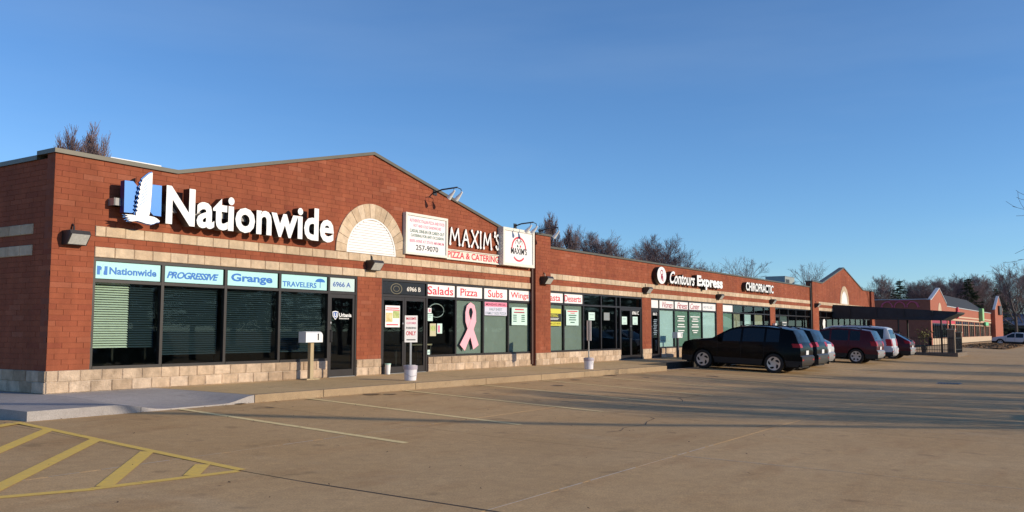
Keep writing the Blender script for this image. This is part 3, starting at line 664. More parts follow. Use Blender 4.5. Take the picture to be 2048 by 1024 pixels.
poster(10.80, 11.07, .98, 1.33, mat('tan_paper', (.50, .46, .30), .6), 'tan and green flyer in the window beside the doors', [('b', '', 10.83, 11.04, 1.13, 1.27, food2)], 'flyer')
poster(11.12, 11.35, 1.05, 1.33, mint_m, 'pale flyer with a red corner right of the tan flyer', [('b', '', 11.15, 11.25, 1.08, 1.28, pinkp_m)], 'flyer')
poster(10.70, 10.81, .47, .60, mint_m, 'tiny pale card at the bottom of the window by the doors', [('b', '', 10.72, 10.79, .52, .55, greyp_m)], 'card')
poster(13.43, 14.64, 1.60, 2.01, mat('lilac_sheet', (.60, .60, .72), .6, .03, 3), 'pink topped banner reading half sheet family size pizza', [('b', '', 13.435, 14.635, 1.87, 2.005, pinkp_m), ('t', 'MONDAYS SPECIAL', 13.5, 14.58, 1.90, 1.97, sheet_m), ('t', 'HALF SHEET', 13.68, 14.38, 1.745, 1.83, greyp_m), ('t', 'FAMILY SIZE PIZZA', 13.48, 14.6, 1.63, 1.71, greyp_m)], 'banner')
poster(14.92, 15.82, 1.31, 1.88, mint_m, 'pale green menu sheet with red heading under Wings', [('b', '', 15.1, 15.62, 1.79, 1.83, red_m), ('b', '', 15.04, 15.66, 1.70, 1.735, maroonp_m)]+[('b', '', a, c, z, z+.03, greenp_m) for z in (1.42, 1.49, 1.55, 1.61) for a, c in ((15.0, 15.2), (15.48, 15.68))], 'menu')
poster(17.17, 18.0, 1.30, 1.89, blackp_m, 'black and yellow CATERING poster in the window under Pasta', [('b', '', 17.175, 17.995, 1.72, 1.885, yel_m), ('b', '', 17.175, 17.995, 1.305, 1.44, yel_m), ('t', 'CATERING', 17.2, 17.8, 1.60, 1.70, yel_m), ('t', '440-257-9070', 17.22, 17.95, 1.34, 1.41, blackp_m), ('b', '', 17.22, 17.85, 1.55, 1.565, wprint_m), ('b', '', 17.22, 17.8, 1.51, 1.525, wprint_m)])
poster(18.36, 19.24, 1.32, 1.87, mint_m, 'pale green menu sheet in the window under Desserts', [('b', '', 18.45, 19.15, 1.80, 1.835, red_m), ('b', '', 18.66, 18.95, 1.74, 1.765, red_m)]+[('b', '', 18.8-w, 18.8+w, z, z+.035, greenp_m) for z, w in ((1.66, .28), (1.58, .22), (1.5, .25), (1.41, .15))], 'menu')
for a, c, z0, z1, l in ((19.98, 20.46, 1.52, 1.81, 'white notice in the dark window left of the third entrance'), (21.18, 21.64, 1.53, 1.82, 'grey notice in the dark window nearest the third entrance'), (22.68, 23.12, 1.38, 1.69, 'pale notice on the left leaf of the third entrance'), (23.63, 24.08, 1.38, 1.70, 'pale notice on the right leaf of the third entrance')):
    poster(a, c, z0, z1, mint_m if 'grey' not in l else mat('grey_paper', (.22, .24, .25), .6), l, [('b', '', a+.08, c-.08, z1-.1, z1-.08, greyp_m), ('b', '', a+.12, c-.1, z0+.05, z0+.07, greyp_m)], 'notice')
d = thing('door_number', 'small white lettering 6966 C on the third entrance door', 'decal', (23.92, YF-.024, 1.78)); lettering('6966 C', -.3, .3, 0, .14, -.001, wprint_m, d, bold=.02)
d = thing('door_lettering', 'white lettering on the narrow glass door of the fitness shop', 'decal', (25.79, YF-.024, .8)); lettering('6966 D', -.2, .2, .98, 1.1, -.001, wprint_m, d, bold=.02)
for k in range(9): MB().box(-.12-.05*(k % 2), .13+.04*(k % 3), -.003, -.001, .18+k*.075, .215+k*.075).build('text_line', greyp_m, d)
for x, l in ((28.62, 'rows of white lettering on the green window under Fitness'), (30.25, 'rows of white lettering on the green window under Center')):
    d = thing('window_lettering', l, 'decal', (x, .052, .6), 0, 'fitness window lettering')
    for z, w in ((1.18, .42), (1.08, .3), (.98, .4), (.82, .34), (.72, .44), (.55, .36), (.46, .22)):
        if z in (1.18,) and x > 30: w = .55
        MB().box(-w, w, -.002, 0, z-.02, z+.02).build('text_line', wprint_m, d)
poster(43.35, 44.4, 1.42, 1.72, mat('slate_film2', (.08, .10, .10), .6), 'dark notice with pale lines by the last low shop door', [('b', '', 43.5, 44.3, 1.62, 1.655, wprint_m), ('b', '', 43.5, 44.3, 1.54, 1.56, greyp_m), ('b', '', 43.7, 44.1, 1.45, 1.48, wprint_m)], 'notice')
t = thing('paper_figure', 'ragged white paper cutout in the window left of the canopy', 'cutout', (52.75, .0, .6)); MB().prism([(-.3, 0), (.25, .05), (.3, .5), (.22, .9), (.3, 1.2), (.1, 1.35), (-.25, 1.3), (-.4, 1.0), (-.25, .8), (-.35, .4)], -.01, 0).build('cutout', sheet_m, t)
# pink ribbon
RIB = [(12.29, .635), (12.518, .94), (12.721, 1.215), (12.85, 1.442), (12.879, 1.686), (12.813, 1.842), (12.695, 1.892), (12.579, 1.827), (12.521, 1.663), (12.569, 1.439), (12.692, 1.198), (12.828, .955), (12.977, .64)]
t = thing('pink_ribbon', 'large pink awareness ribbon cutout hung in the shop window', 'ribbon', (12.63, .012, .52)); b = MB(); hw = .128; P3 = []
for i, (x, z) in enumerate(RIB):
    d = Vector(RIB[min(i+1, 12)])-Vector(RIB[max(i-1, 0)]); p = Vector((-d.y, d.x)).normalized()
    w = hw*(1.18 if i in (0, 12) else (.62 if 3 < i < 9 else 1)); P3.append(((x-12.63+p.x*w, z-.52+p.y*w), (x-12.63-p.x*w, z-.52-p.y*w)))
for i in range(12):
    y = -.022 if i < 5 else (-.016 if i < 7 else -.010)
    b.prism([P3[i][0], P3[i+1][0], P3[i+1][1], P3[i][1]], y-.0005*i, y+.006)
b.build('ribbon', mat('pink_card', (.86, .42, .50), .5, .04, 4), t)
# wall clock ring seen through the glass and a counter
t = thing('neon_ring', 'unlit oval ring sign hanging inside the window by the double doors', 'sign', (11.27, .16, 1.7)); b = MB()
b.tube([(.34*math.cos(2*math.pi*k/28), 0, .19*math.sin(2*math.pi*k/28)) for k in range(29)], .012, 6); b.build('tube', mat('grey_tube', (.45, .5, .48), .4), t, smooth=True); MB().tube([(0, 0, .19), (0, 0, .32)], .004, 4).build('hanger', black_m, t)
t = thing('counter_table', 'low table standing inside the dark window by the double doors', 'table', (11.3, 1.0, -.012)); MB().box(-.55, .5, -.3, .3, .72, .76).build('table_top', mat('wood_top', (.35, .28, .18), .5), t)
for sx in (-.5, .45):
    for sy in (-.25, .25): B('leg', dark_m, t, sx-.02, sx+.02, sy-.02, sy+.02, 0, .719)

# ---------------------------------------------------------------- big wall signs
face_m = mat('sign_face', (.86, .86, .86), .4, emit=0); ret_m = mat('sign_return', (.012, .012, .014), .4)
t = thing('channel_letter_sign', 'large white Nationwide channel letters with black sides on the gable', 'sign', (4.4, 0, 3.2), 0)
def channel(parent, s, x0, x1, z0, z1, yf, dep, face, side, **k):
    l = parent.location; channel_letters(s, x0-l.x, x1-l.x, z0-l.z, z1-l.z, yf-l.y, dep, face, side, parent, **k)
channel(t, 'Nationwide', 2.06, 6.66, 3.215, 3.985, -.35, .2, face_m, ret_m, bold=.028)
MB().box(1.06-4.4, 6.55-4.4, -.219, -.002, .28, .42).build('raceway', mat('raceway_grey', (.30, .29, .29), .5), t)
EAGLE = [(1.705, 4.178), (1.705, 3.954), (1.698, 3.755), (1.691, 3.556), (1.676, 3.381), (1.659, 3.325), (1.716, 3.321), (1.772, 3.317), (1.842, 3.29), (1.9, 3.251), (1.881, 3.229), (1.817, 3.213), (1.777, 3.189), (1.708, 3.165), (1.598, 3.171), (1.503, 3.191), (1.408, 3.206), (1.308, 3.182), (1.223, 3.185), (1.27, 3.214), (1.183, 3.21), (1.247, 3.243), (1.153, 3.257), (1.22, 3.281), (1.14, 3.302), (1.298, 3.311), (1.383, 3.301), (1.375, 3.368), (1.417, 3.397), (1.376, 3.431), (1.42, 3.47), (1.381, 3.505), (1.428, 3.545), (1.391, 3.589), (1.438, 3.634), (1.407, 3.679), (1.446, 3.72), (1.422, 3.766), (1.459, 3.808), (1.435, 3.854), (1.469, 3.895), (1.454, 3.94), (1.49, 3.972), (1.489, 4.011), (1.534, 4.054), (1.581, 4.1), (1.637, 4.146)]
NB = [(1.165, 3.955), (1.345, 3.962), (1.745, 3.60), (1.75, 3.955), (1.965, 3.962), (1.97, 3.355), (1.80, 3.355), (1.388, 3.715), (1.382, 3.352), (1.175, 3.348)]
e = thing('emblem_sign', 'blue letter N emblem with a white eagle left of the large white letters', 'sign', (1.55, 0, 3.2))
nblue = mat('emblem_blue', (.055, .27, .78), .4); nret = mat('emblem_return', (.01, .02, .14), .4)
MB().prism([(x-1.55, z-3.2) for x, z in NB], -.33, -.20, 0, 1).build('letter_body', [nblue, nret], e)
cxe = sum(x for x, z in EAGLE)/len(EAGLE); cze = sum(z for x, z in EAGLE)/len(EAGLE)
MB().prism([(x-1.55, z-3.2) for x, z in EAGLE], -.40, -.372, 0, 1).build('eagle', [face_m, nret], e)
MB().prism([(cxe+(x-cxe)*1.07-1.56, cze+(z-cze)*1.03-3.2) for x, z in EAGLE], -.370, -.334, 0, 1).build('eagle_outline', [nblue, nret], e)
fe = MB()
for k in range(8):
    z = 3.52+k*.066; fe.prism([(1.45+.012*k-1.55, z-3.2), (1.60+.008*k-1.55, z+.11-3.2), (1.604+.008*k-1.55, z+.104-3.2), (1.453+.012*k-1.55, z-.012-3.2)], -.402, -.3995)
fe.build('feather_lines', nblue, e)
MB().box(-.5, .45, -.199, -.002, .28, .42).build('raceway', grey_m, e)
# menu board
def board(x0, x1, z0, z1, label, frame=.07, dep=.12, m=None):
    cx = (x0+x1)/2; t = thing('board_sign', label, 'sign', (cx, 0, z0)); w, hgt = (x1-x0)/2, z1-z0
    MB().box(-w+frame, w-frame, -dep+.035, -.002, frame, hgt-frame).build('face_panel', m or sheet_m, t)
    f = MB(); f.box(-w, w, -dep, -.003, 0, frame-.001); f.box(-w, w, -dep, -.003, hgt-frame+.001, hgt); f.box(-w, -w+frame-.001, -dep, -.003, frame, hgt-frame); f.box(w-frame+.001, w, -dep, -.003, frame, hgt-frame)
    f.build('frame', mat('cream_frame', (.74, .72, .64), .5), t); return t, cx, -dep+.034
t, cx, yy = board(9.58, 11.42, 3.19, 4.32, 'white framed board listing pizza, dine-in and phone number')
for s, a, c, z0, z1, mm in (('AUTHENTIC ITALIAN PIZZA AND FOOD', 9.77, 11.30, 4.08, 4.17, pinkp_m), ('HOT AND COLD SANDWICHES', 9.93, 11.14, 3.95, 4.03, pinkp_m), ('CASUAL DINE-IN OR CARRY-OUT', 9.78, 11.30, 3.80, 3.89, greenp_m), ('CATERING FOR ANY OCCASION', 9.82, 11.26, 3.68, 3.76, greenp_m), ('BEER-WINE AT STATE MINIMUM', 9.78, 11.28, 3.53, 3.61, pinkp_m), ('257-9070', 10.04, 11.02, 3.32, 3.47, blackp_m)):
    lettering(s, a-cx, c-cx, z0-3.19, z1-3.19, yy, mm, t, bold=.015)
t, cx, yy = board(11.43, 14.16, 3.17, 3.47, 'cream strip board reading PIZZA & CATERING in red', .025, .08, mat('cream_panel', (.72, .68, .58), .5))
lettering('PIZZA & CATERING', 11.50-cx, 14.10-cx, .055, .25, yy, red_m, t, bold=.02)
t, cx, yy = board(14.10, 15.92, 3.17, 4.36, 'square white sign with a red oval chef hat emblem, MAXIM\'S across it', .09, .22)
b = MB(); ox, oz, n = 15.03-cx, 3.72-3.17, 40
def ell(a, r): return (ox+r*.43*math.cos(a), oz+r*.40*math.sin(a))
for k in range(n):
    a, c = 2*math.pi*k/n, 2*math.pi*(k+1)/n; m_ = math.degrees((a+c)/2)
    if not (0 < m_ < 178 or 225 < m_ < 315): continue
    b.prism([ell(a, 1), ell(c, 1), ell(c, .86), ell(a, .86)], yy-.003, yy)
    if k in (n//2-1, int(n*.86)): b.build('oval_arc', red_m, t); b = MB()
if b.v: b.build('oval_arc', red_m, t)
lettering("MAXIM'S", 14.57-cx, 15.50-cx, oz-.165, oz+.04, yy-.004, blackp_m, t, bold=.01)
b = MB()                                                      # chef hat drawn in line
for cx2, cz2, r in ((-.11, .20, .09), (.0, .26, .11), (.11, .20, .09)):
    for k in range(14):
        a, c = R(-30)+R(240)*k/14, R(-30)+R(240)*(k+1)/14
        b.prism([(ox+cx2+r*math.cos(a), oz+cz2+r*math.sin(a)), (ox+cx2+r*math.cos(c), oz+cz2+r*math.sin(c)), (ox+cx2+(r-.018)*math.cos(c), oz+cz2+(r-.018)*math.sin(c)), (ox+cx2+(r-.018)*math.cos(a), oz+cz2+(r-.018)*math.sin(a))], yy-.003-.001*(cx2+.2), yy)
b.build('hat_outline', blackp_m, t)
MB().prism([(ox-.10, oz+.06), (ox-.02, oz+.06), (ox-.05, oz+.13), (ox-.12, oz+.13)], yy-.003, yy).build('hat_band', greenp_m, t); MB().prism([(ox+.05, oz+.06), (ox+.12, oz+.06), (ox+.13, oz+.13), (ox+.06, oz+.13)], yy-.003, yy).build('hat_band', red_m, t)
# MAXIM'S ball ended letters
def ball_letter(parent, strokes, x0, w, z0, hgt, yf, dep, sw=.058):
    b = MB(); k = 0; ends = {}
    for st in strokes:
        P = [(x0+x*w, z0+z*hgt) for x, z in st]
        for p, q in zip(P, P[1:]):
            d = Vector((q[0]-p[0], q[1]-p[1])); nn = Vector((-d.y, d.x)).normalized()*sw/2; k += 1
            b.prism([(p[0]+nn.x, p[1]+nn.y), (p[0]-nn.x, p[1]-nn.y), (q[0]-nn.x, q[1]-nn.y), (q[0]+nn.x, q[1]+nn.y)], yf-.0012*k, yf+dep, 0, 1)
        for p in P[1:-1]: k += 1; b.prism([(p[0]+sw/2*math.cos(a*.7854), p[1]+sw/2*math.sin(a*.7854)) for a in range(8)], yf-.0012*k, yf+dep, 0, 1)
        for p in (P[0], P[-1]):
            k += 1; b.prism([(p[0]+sw*.82*math.cos(a*.6283), p[1]+sw*.82*math.sin(a*.6283)) for a in range(10)], yf-.0012*k, yf+dep, 0, 1)
    b.build('letter', [face_m, mat('letter_return', (.10, .03, .02), .5)], parent)
t = thing('ball_letter_sign', "white ball ended MAXIM'S letters above the PIZZA & CATERING strip", 'sign', (12.85, 0, 3.56)); o3 = 12.85
M_ = [[(0, 0), (.14, 1), (.5, .25), (.86, 1), (1, 0)]]; A_ = [[(0, 0), (.5, 1), (1, 0)], [(.25, .38), (.75, .38)]]
for st, x0, w in ((M_, 11.60, .44), (A_, 12.20, .32), ([[(0, 0), (1, 1)], [(0, 1), (1, 0)]], 12.66, .30), ([[(.5, 0), (.5, 1)]], 13.06, .1), (M_, 13.27, .40), ([[(.5, 1.12), (.4, .88)]], 13.83, .08), ([[(1, .85), (.75, 1), (.25, .95), (.1, .72), (.5, .52), (.9, .3), (.75, .05), (.3, 0), (0, .18)]], 13.92, .18)):
    ball_letter(t, st, x0-o3, w, .07, .46, -.06, .05)
# middle shop signs
t = thing('script_sign', 'white Contours Express lettering with a round emblem on black boxes', 'sign', (29.2, 0, 3.1))
b = MB(); b.prism([(25.92-29.2+.45*math.cos(k*.2618), .36+.36*math.sin(k*.2618)) for k in range(24)], -.25, -.002, 0, 1); b.build('round_emblem', [face_m, ret_m], t)
b = MB()
for k in range(20):
    a, c = 2*math.pi*k/20, 2*math.pi*(k+1)/20
    b.prism([(25.92-29.2+.14*math.cos(a), .48+.12*math.sin(a)), (25.92-29.2+.14*math.cos(c), .48+.12*math.sin(c)), (25.92-29.2+.09*math.cos(c), .48+.07*math.sin(c)), (25.92-29.2+.09*math.cos(a), .48+.07*math.sin(a))], -.253, -.2505)
b.prism([(25.92-29.2-.10, .36), (25.92-29.2+.12, .36), (25.92-29.2+.16, .10), (25.92-29.2+.06, .12), (25.92-29.2, .26), (25.92-29.2-.10, .10)], -.2535, -.2505); b.build('emblem_figure', maroonp_m, t)
channel(t, 'Contours', 26.75, 29.55, 3.16, 3.70, -.25, .24, face_m, ret_m, shear=.35, bold=.02)
channel(t, 'Express', 29.82, 33.1, 3.04, 3.68, -.25, .24, face_m, ret_m, bold=.045)
t = thing('block_letter_sign', 'white CHIROPRACTIC letters with black sides on the low parapet', 'sign', (38.8, 0, 3.2)); channel(t, 'CHIROPRACTIC', 36.5, 41.1, 3.23, 3.68, -.25, .24, face_m, ret_m, bold=.03)

# ---------------------------------------------------------------- wall lights
wl = thing('wall_light', 'x', 'wall light', (0, 0, 0), 0, 'wall pack lights on the piers')
b = MB(); b.v = [(-.19, 0, -.13), (.19, 0, -.13), (.19, 0, .13), (-.19, 0, .13), (-.19, -.16, -.13), (.19, -.16, -.13), (.19, -.30, .06), (-.19, -.30, .06), (.19, -.26, .13), (-.19, -.26, .13)]
b.f = [(0, 3, 2, 1), (0, 1, 5, 4), (4, 5, 6, 7), (7, 6, 8, 9), (9, 8, 2, 3), (0, 4, 7, 9, 3), (1, 2, 8, 6, 5)]; b.m = [0]*7; b.t = [0]*7
b.build('housing', mat('light_housing', (.035, .03, .028), .5, .2, 5), wl)
b = MB(); b.v = [(-.17, -.172, -.118), (.17, -.172, -.118), (.17, -.305, .052), (-.17, -.305, .052)]; b.v += [(x, y+.012, z+.008) for x, y, z in b.v]
b.f = [(0, 1, 2, 3), (0, 4, 5, 1), (1, 5, 6, 2), (2, 6, 7, 3), (3, 7, 4, 0)]; b.m = [0]*5; b.t = [0]*5
b.build('lens', mat('lamp_lens', (.50, .50, .47), .25, .15, 20), wl)
MB().tube([(0, -.06, .13), (0, -.05, .22), (0, -.005, .26)], .018, 8).build('conduit', black_m, wl, smooth=True)
for i, (x, y, z, l) in enumerate(((.37, 0, 2.80, 'wall light on the left corner pier near the large letters'), (8.34, 0, 2.79, 'wall light between the first two shops below the arch'), (16.58, -.15, 2.80, 'wall light on the projecting pier beside the chef emblem sign'), (24.75, 0, 2.79, 'wall light on the pier left of the fitness windows'), (33.0, 0, 2.79, 'wall light under the Express lettering'), (41.3, 0, 2.79, 'wall light under the end of CHIROPRACTIC'), (50.1, -.15, 2.80, 'small wall light on the projecting pier of the second gable'))):
    o = wl if i == 0 else copy_tree(wl); o.location = (x, y-.002, z); o['label'] = l
def gooseneck(label, loc, heads, length=.75):
    t = thing('sign_light', label, 'sign light', loc); MB().tube([(0, 0, 0), (0, -.25, .06), (0, -length, .08)], .022, 8).build('arm', black_m, t, smooth=True); B('bracket', black_m, t, -.08, .08, -.02, .0, -.08, .08)
    for k in range(heads):
        s = (k-(heads-1)/2)*.34
        MB().tube([(0, -length+.02, .08), (s, -length, .05), (s, -length-.02, -.05)], .012, 6).build('knuckle', black_m, t)
        MB().tube([(s, -length-.04, -.03), (s, -length+.02, -.10), (s, -length+.10, -.17), (s, -length+.17, -.24)], [.025, .035, .055, .065], 12).build('lamp_head', white_m, t, smooth=True)
    return t
gooseneck('twin white lamp heads on a black arm high on the gable slope', (10.95, 0, 5.03), 2, .8)
gooseneck('twin lamp heads over the top of the chef emblem sign', (15.0, -.05, 4.47), 2, .7)
gooseneck('single lamp head on a black arm atop the projecting pier', (16.3, -.19, 4.42), 1, .7)

# ---------------------------------------------------------------- mailboxes, bucket signs
wood_m = mat('post_wood', (.42, .33, .20), .85, .15, 6, stretch=(4, 4, .6)); plastic_m = mat('bucket_plastic', (.72, .70, .76), .45, .04, 4)
def mailbox(x, y, label, post_m, wdt=.52):
    t = thing('mailbox', label, 'mailbox', (x, y, wz(x, y)), 0, 'mailboxes on posts'); z0 = .86; hw_, w = .115, wdt/2
    b = MB(); prof = [(-hw_, 0), (hw_, 0), (hw_, .15)]+[(hw_*math.cos(k*math.pi/10), .15+.10*math.sin(k*math.pi/10)) for k in range(1, 10)]+[(-hw_, .15)]
    n = len(prof); b.v = [(-w, p, z0+q) for p, q in prof]+[(w, p, z0+q) for p, q in prof]
    for i in range(n): j = (i+1) % n; b.f.append((i, i+n, j+n, j)); b.m.append(0); b.t.append(0)
    b.f += [tuple(range(n)), tuple(range(2*n-1, n-1, -1))]; b.m += [0, 0]; b.t += [0, 0]
    b.build('box', white_m, t, smooth=True)
    MB().box(-w-.012, -w-.002, -.12, .12, z0-.005, z0+.245).build('door', white_m, t)
    MB().box(w-.16, w-.13, -hw_-.012, -hw_-.002, z0+.05, z0+.2).build('flag', red_m if False else dark_m, t)
    B('post', post_m, t, -.05, .05, -.045, .045, .03, z0-.001); B('base_plate', wood_m, t, -.2, .2, -.1, .12, .002, .03)
mailbox(6.02, -.32, 'white mailbox on a pale wooden post beside the first door', wood_m)
mailbox(26.9, -.5, 'white mailbox on a dark post left of the black car', dark_m)
t = thing('wall_mailbox', 'tiny white letter box on the pier behind the black car', 'mailbox', (41.7, -.02, 1.25)); B('box', white_m, t, -.12, .12, -.14, 0, 0, .3); MB().box(-.13, .13, -.15, 0, .3, .325).build('lid', white_m, t)
def bucket_sign(x, y, rz, label, top=1.5):
    t = thing('bucket_sign', label, 'sign', (x, y, wz(x, y)), rz, 'parking signs standing in buckets')
    MB().tube([(0, 0, .004), (0, 0, .30), (0, 0, .345)], [.135, .155, .158], 20).build('bucket', plastic_m, t, smooth=True)
    MB().tube([(0, 0, .255), (0, 0, .34)], [.160, .166], 20).build('collar', mat('collar_plastic', (.42, .38, .46), .5), t, smooth=True)
    MB().tube([(0, 0, .3455), (0, 0, .36)], .12, 16).build('concrete_fill', pale_m, t)
    MB().box(-.022, .022, -.012, .012, .36, top).build('post', grey_m, t)
    p = MB().box(-.155, .155, -.02, -.0125, top-.62, top).build('plate', sheet_m, t)
    for s, z, m_, h_ in (("MAXIM'S", -.10, red_m, .06), ('CUSTOMER', -.20, pinkp_m, .05), ('PARKING', -.31, blackp_m, .045), ('ONLY', -.46, red_m, .10)): lettering(s, -.12, .12, top+z, top+z+h_, -.0205, m_, p, bold=.02)
    MB().box(-.11, .11, -.0225, -.0205, top-.575, top-.55).build('arrow', blackp_m, p)
    b = MB(); b.tube([(-.158, 0, .30), (-.17, -.06, .18), (-.05, -.17, .10), (.1, -.16, .12), (.165, -.02, .29)], .004, 5); b.build('bail', grey_m, t)
bucket_sign(7.35, -2.2, -.55, 'white bucket holding a parking sign post before the double doors')
bucket_sign(15.7, -2.33, .95, 'white bucket with a narrow edge-on sign near the third shop')
t = thing('white_bin', 'small white pail standing at the foot of the double doors', 'pail', (8.92, -.12, 0)); MB().tube([(0, 0, .002), (0, 0, .25)], [.06, .075], 14).build('pail', white_m, t, smooth=True); MB().tube([(0, 0, .251), (0, 0, .28)], .082, 14).build('lid', mat('mint_plastic', (.45, .7, .6), .5), t, smooth=True)

# ================================================================ CANOPY AND PATIO
fabric_m = mat('dark_canvas', (.030, .034, .042), .85, .25, 2, bump=.2, bscale=6); post_m = mat('black_post', (.018, .018, .02), .5); brown_m = mat('brown_stone', (.17, .13, .095), .9, .25, 5, bump=.5, bscale=20)
t = thing('patio_canopy', 'large dark canvas canopy sloping out from the second gable', 'canopy', (56.1, 0, 0))
prof = [(0, 2.02), (-3.5, 1.93), (-6.9, 1.87), (-7.75, 2.28), (-7.8, 2.40), (-4, 2.68), (0, 2.97)]
b = MB(); x1 = 2.6
n = len(prof); b.v = [(-1.0 if y > -7 else -.9, y, z) for y, z in prof]+[(x1, y, z) for y, z in prof]
for i in range(n): j = (i+1) % n; b.f.append((i, j, j+n, i+n)); b.m.append(0); b.t.append(0)
b.f += [tuple(range(n-1, -1, -1)), tuple(range(n, 2*n))]; b.m += [0, 0]; b.t += [0, 0]
b.build('canvas', fabric_m, t)
for y in (-1.2, -2.9, -4.6, -6.3): MB().tube([(-1.012, y, 2.05), (-1.012, y, 2.93+.075*y)], .02, 6).build('rib', post_m, t)
for x, y in ((-.95, -6.8), (2.4, -6.9), (-.95, -4.2), (2.4, -4.2), (-.95, -2.0)): MB().tube([(x, y, -.5), (x, y, 2.02)], .06, 8).build('post', post_m, t, smooth=True)
pt = bpy.data.objects.new('patio_platform', None); COL.objects.link(pt); tag(pt, 'low paved terrace under the dark canopy', kind='structure')
MB().box(55.0, 59.6, -7.6, -1.96, -.7, -.30).build('paving', brown_m, pt); MB().box(54.85, 59.6, -7.75, -7.601, -.7, -.24).build('edge_kerb', brown_m, pt); MB().box(54.85, 54.999, -7.6, -1.96, -.7, -.24).build('edge_kerb', brown_m, pt)
f = thing('patio_fence', 'black iron fence around the canopy terrace', 'fence', (55.05, -7.5, -.27))
for z in (.2, .95): MB().box(-.015, .015, 0, 5.4, z, z+.03).build('rail', post_m, f); MB().box(.016, 4.2, -.015, .015, z, z+.03).build('rail', post_m, f)
me = bpy.data.meshes.new('baluster'); bb = MB().box(-.01, .01, -.01, .01, .02, 1.05); me.from_pydata(bb.v, [], bb.f); me.materials.append(post_m)
for k in range(36): link('baluster', me, f, (0, .08+k*.15, 0))
for k in range(26): link('baluster', me, f, (.12+k*.155, 0, 0))
for x, y, w, h_, l in ((55.3, -7.35, .42, 1.5, 'brown stone pillar at the front corner of the canopy terrace'), (59.2, -7.3, .35, 1.3, 'shorter brown pillar along the terrace front'), (55.2, -3.4, .45, 1.6, 'brown stone pillar beside the dark red car')):
    p = thing('stone_pillar', l, 'pillar', (x, y, -.27), 0, 'terrace pillars'); MB().box(-w/2, w/2, -w/2, w/2, 0, h_).build('shaft', brown_m, p); MB().box(-w/2-.05, w/2+.05, -w/2-.05, w/2+.05, h_+.001, h_+.08).build('cap', mat('cap_stone', (.40, .34, .27), .9, .1, 4), p)
leaf_m = mat('dry_shrub', (.20, .19, .08), .9, .3, 5); rl = random.Random(3)
p = thing('terrace_shrub', 'yellowish potted shrub on the canopy terrace', 'plant', (56.2, -5.6, -.27)); MB().tube([(0, 0, 0), (0, 0, .4)], [.18, .24], 12).build('pot', brown_m, p); b = MB()
for k in range(260):
    v = Vector((rl.gauss(0, .22), rl.gauss(0, .22), 1.15+rl.gauss(0, .22))); a = Vector((rl.uniform(-1, 1), rl.uniform(-1, 1), rl.uniform(-1, 1))).normalized()*.06; c = a.orthogonal().normalized()*.035
    b.quad(tuple(v-a), tuple(v+c), tuple(v+a), tuple(v-c))
b.tube([(0, 0, .4), (0, 0, 1.1)], .02, 5); b.build('foliage', leaf_m, p)

# ================================================================ FAR BUILDING
fb = thing('far_shop_building', 'distant brick shop building with two gables and a dark pitched roof', 'building', (97, 0, 0))
farb_m = mat('far_brick', (.36, .115, .07), .9, .12, 3); fst_m = mat('far_stone', (.55, .42, .30), .9, .1, 3); shing_m = mat('dark_shingle', (.035, .04, .048), .9, .2, 3)
F0, FZ = 0, -.35
b = MB(); b.prism([(0, 2.45), (12.2, 2.45), (12.2, 4.3), (11.8, 4.4), (6.5, 6.0), (.6, 4.55), (0, 4.55)], 0, .3); b.box(0, .9, 0, .299, FZ, 2.449); b.box(12.2, 62, .05, .3, 2.45, 4.1)
for k in range(8): b.box(12.6+6.6*k, 13.2+6.6*k, .049, .3, FZ, 2.449)
b.box(0, 62, .06, .3, FZ, .4); b.box(0, .3, .301, 14, FZ, 4.6); b.prism([(62, FZ), (75, FZ), (75, 4.8), (68.5, 7.1), (62, 4.8)], -.6, -.3); b.box(62.001, 74.99, -.299, .3, FZ, 4.7); b.box(62, 62.3, .301, 14, FZ, 4.8)
fw_ = b.build('wall', farb_m, fb)
b = MB()
for z0, z1 in ((2.5, 2.7), (2.9, 3.08)): b.box(.01, 12.19, -.02, -.002, z0, z1); b.box(12.21, 61.9, .03, .048, z0, z1)
b.box(.95, 61.9, .03, .058, FZ, .38); n = 13
for i in range(n):
    a0, a1 = math.pi*i/n, math.pi*(i+1)/n
    b.prism([(6.5+1.3*math.cos(a), 3.1+1.3*math.sin(a)) for a in (a0, a1)]+[(6.5+.9*math.cos(a), 3.1+.9*math.sin(a)) for a in (a1, a0)], -.03, -.002)
b.prism([(6.5+.9*math.cos(math.pi*k/16), 3.1+.9*math.sin(math.pi*k/16)) for k in range(17)], -.015, -.002); b.build('stone_trim', fst_m, fb)
b = MB(); b.prism([(-.1, 4.55), (.6, 4.55), (6.5, 6.0), (11.8, 4.4), (11.8, 4.5), (6.5, 6.12), (.6, 4.68), (-.1, 4.68)], -.06, .33); b.prism([(61.8, 4.7), (68.5, 7.1), (75.2, 4.7), (75.2, 4.85), (68.5, 7.25), (61.8, 4.85)], -.66, -.25); b.box(12.21, 61.9, -.02, .35, 4.101, 4.2); b.box(-.06, .36, .41, 14, 4.601, 4.68); b.build('coping', mat('pale_coping', (.50, .50, .52), .4, .05, 3), fb)
b = MB(); b.v = [(14, .5, 4.1), (66, .5, 4.1), (66, 4, 6.5), (40, 4, 6.5), (14, 7.5, 4.1), (66, 7.5, 4.1)]; b.f = [(0, 1, 2, 3), (3, 2, 5, 4), (0, 3, 4), (1, 5, 2)]; b.m = [0]*4; b.t = [0]*4; b.build('roof', shing_m, fb)
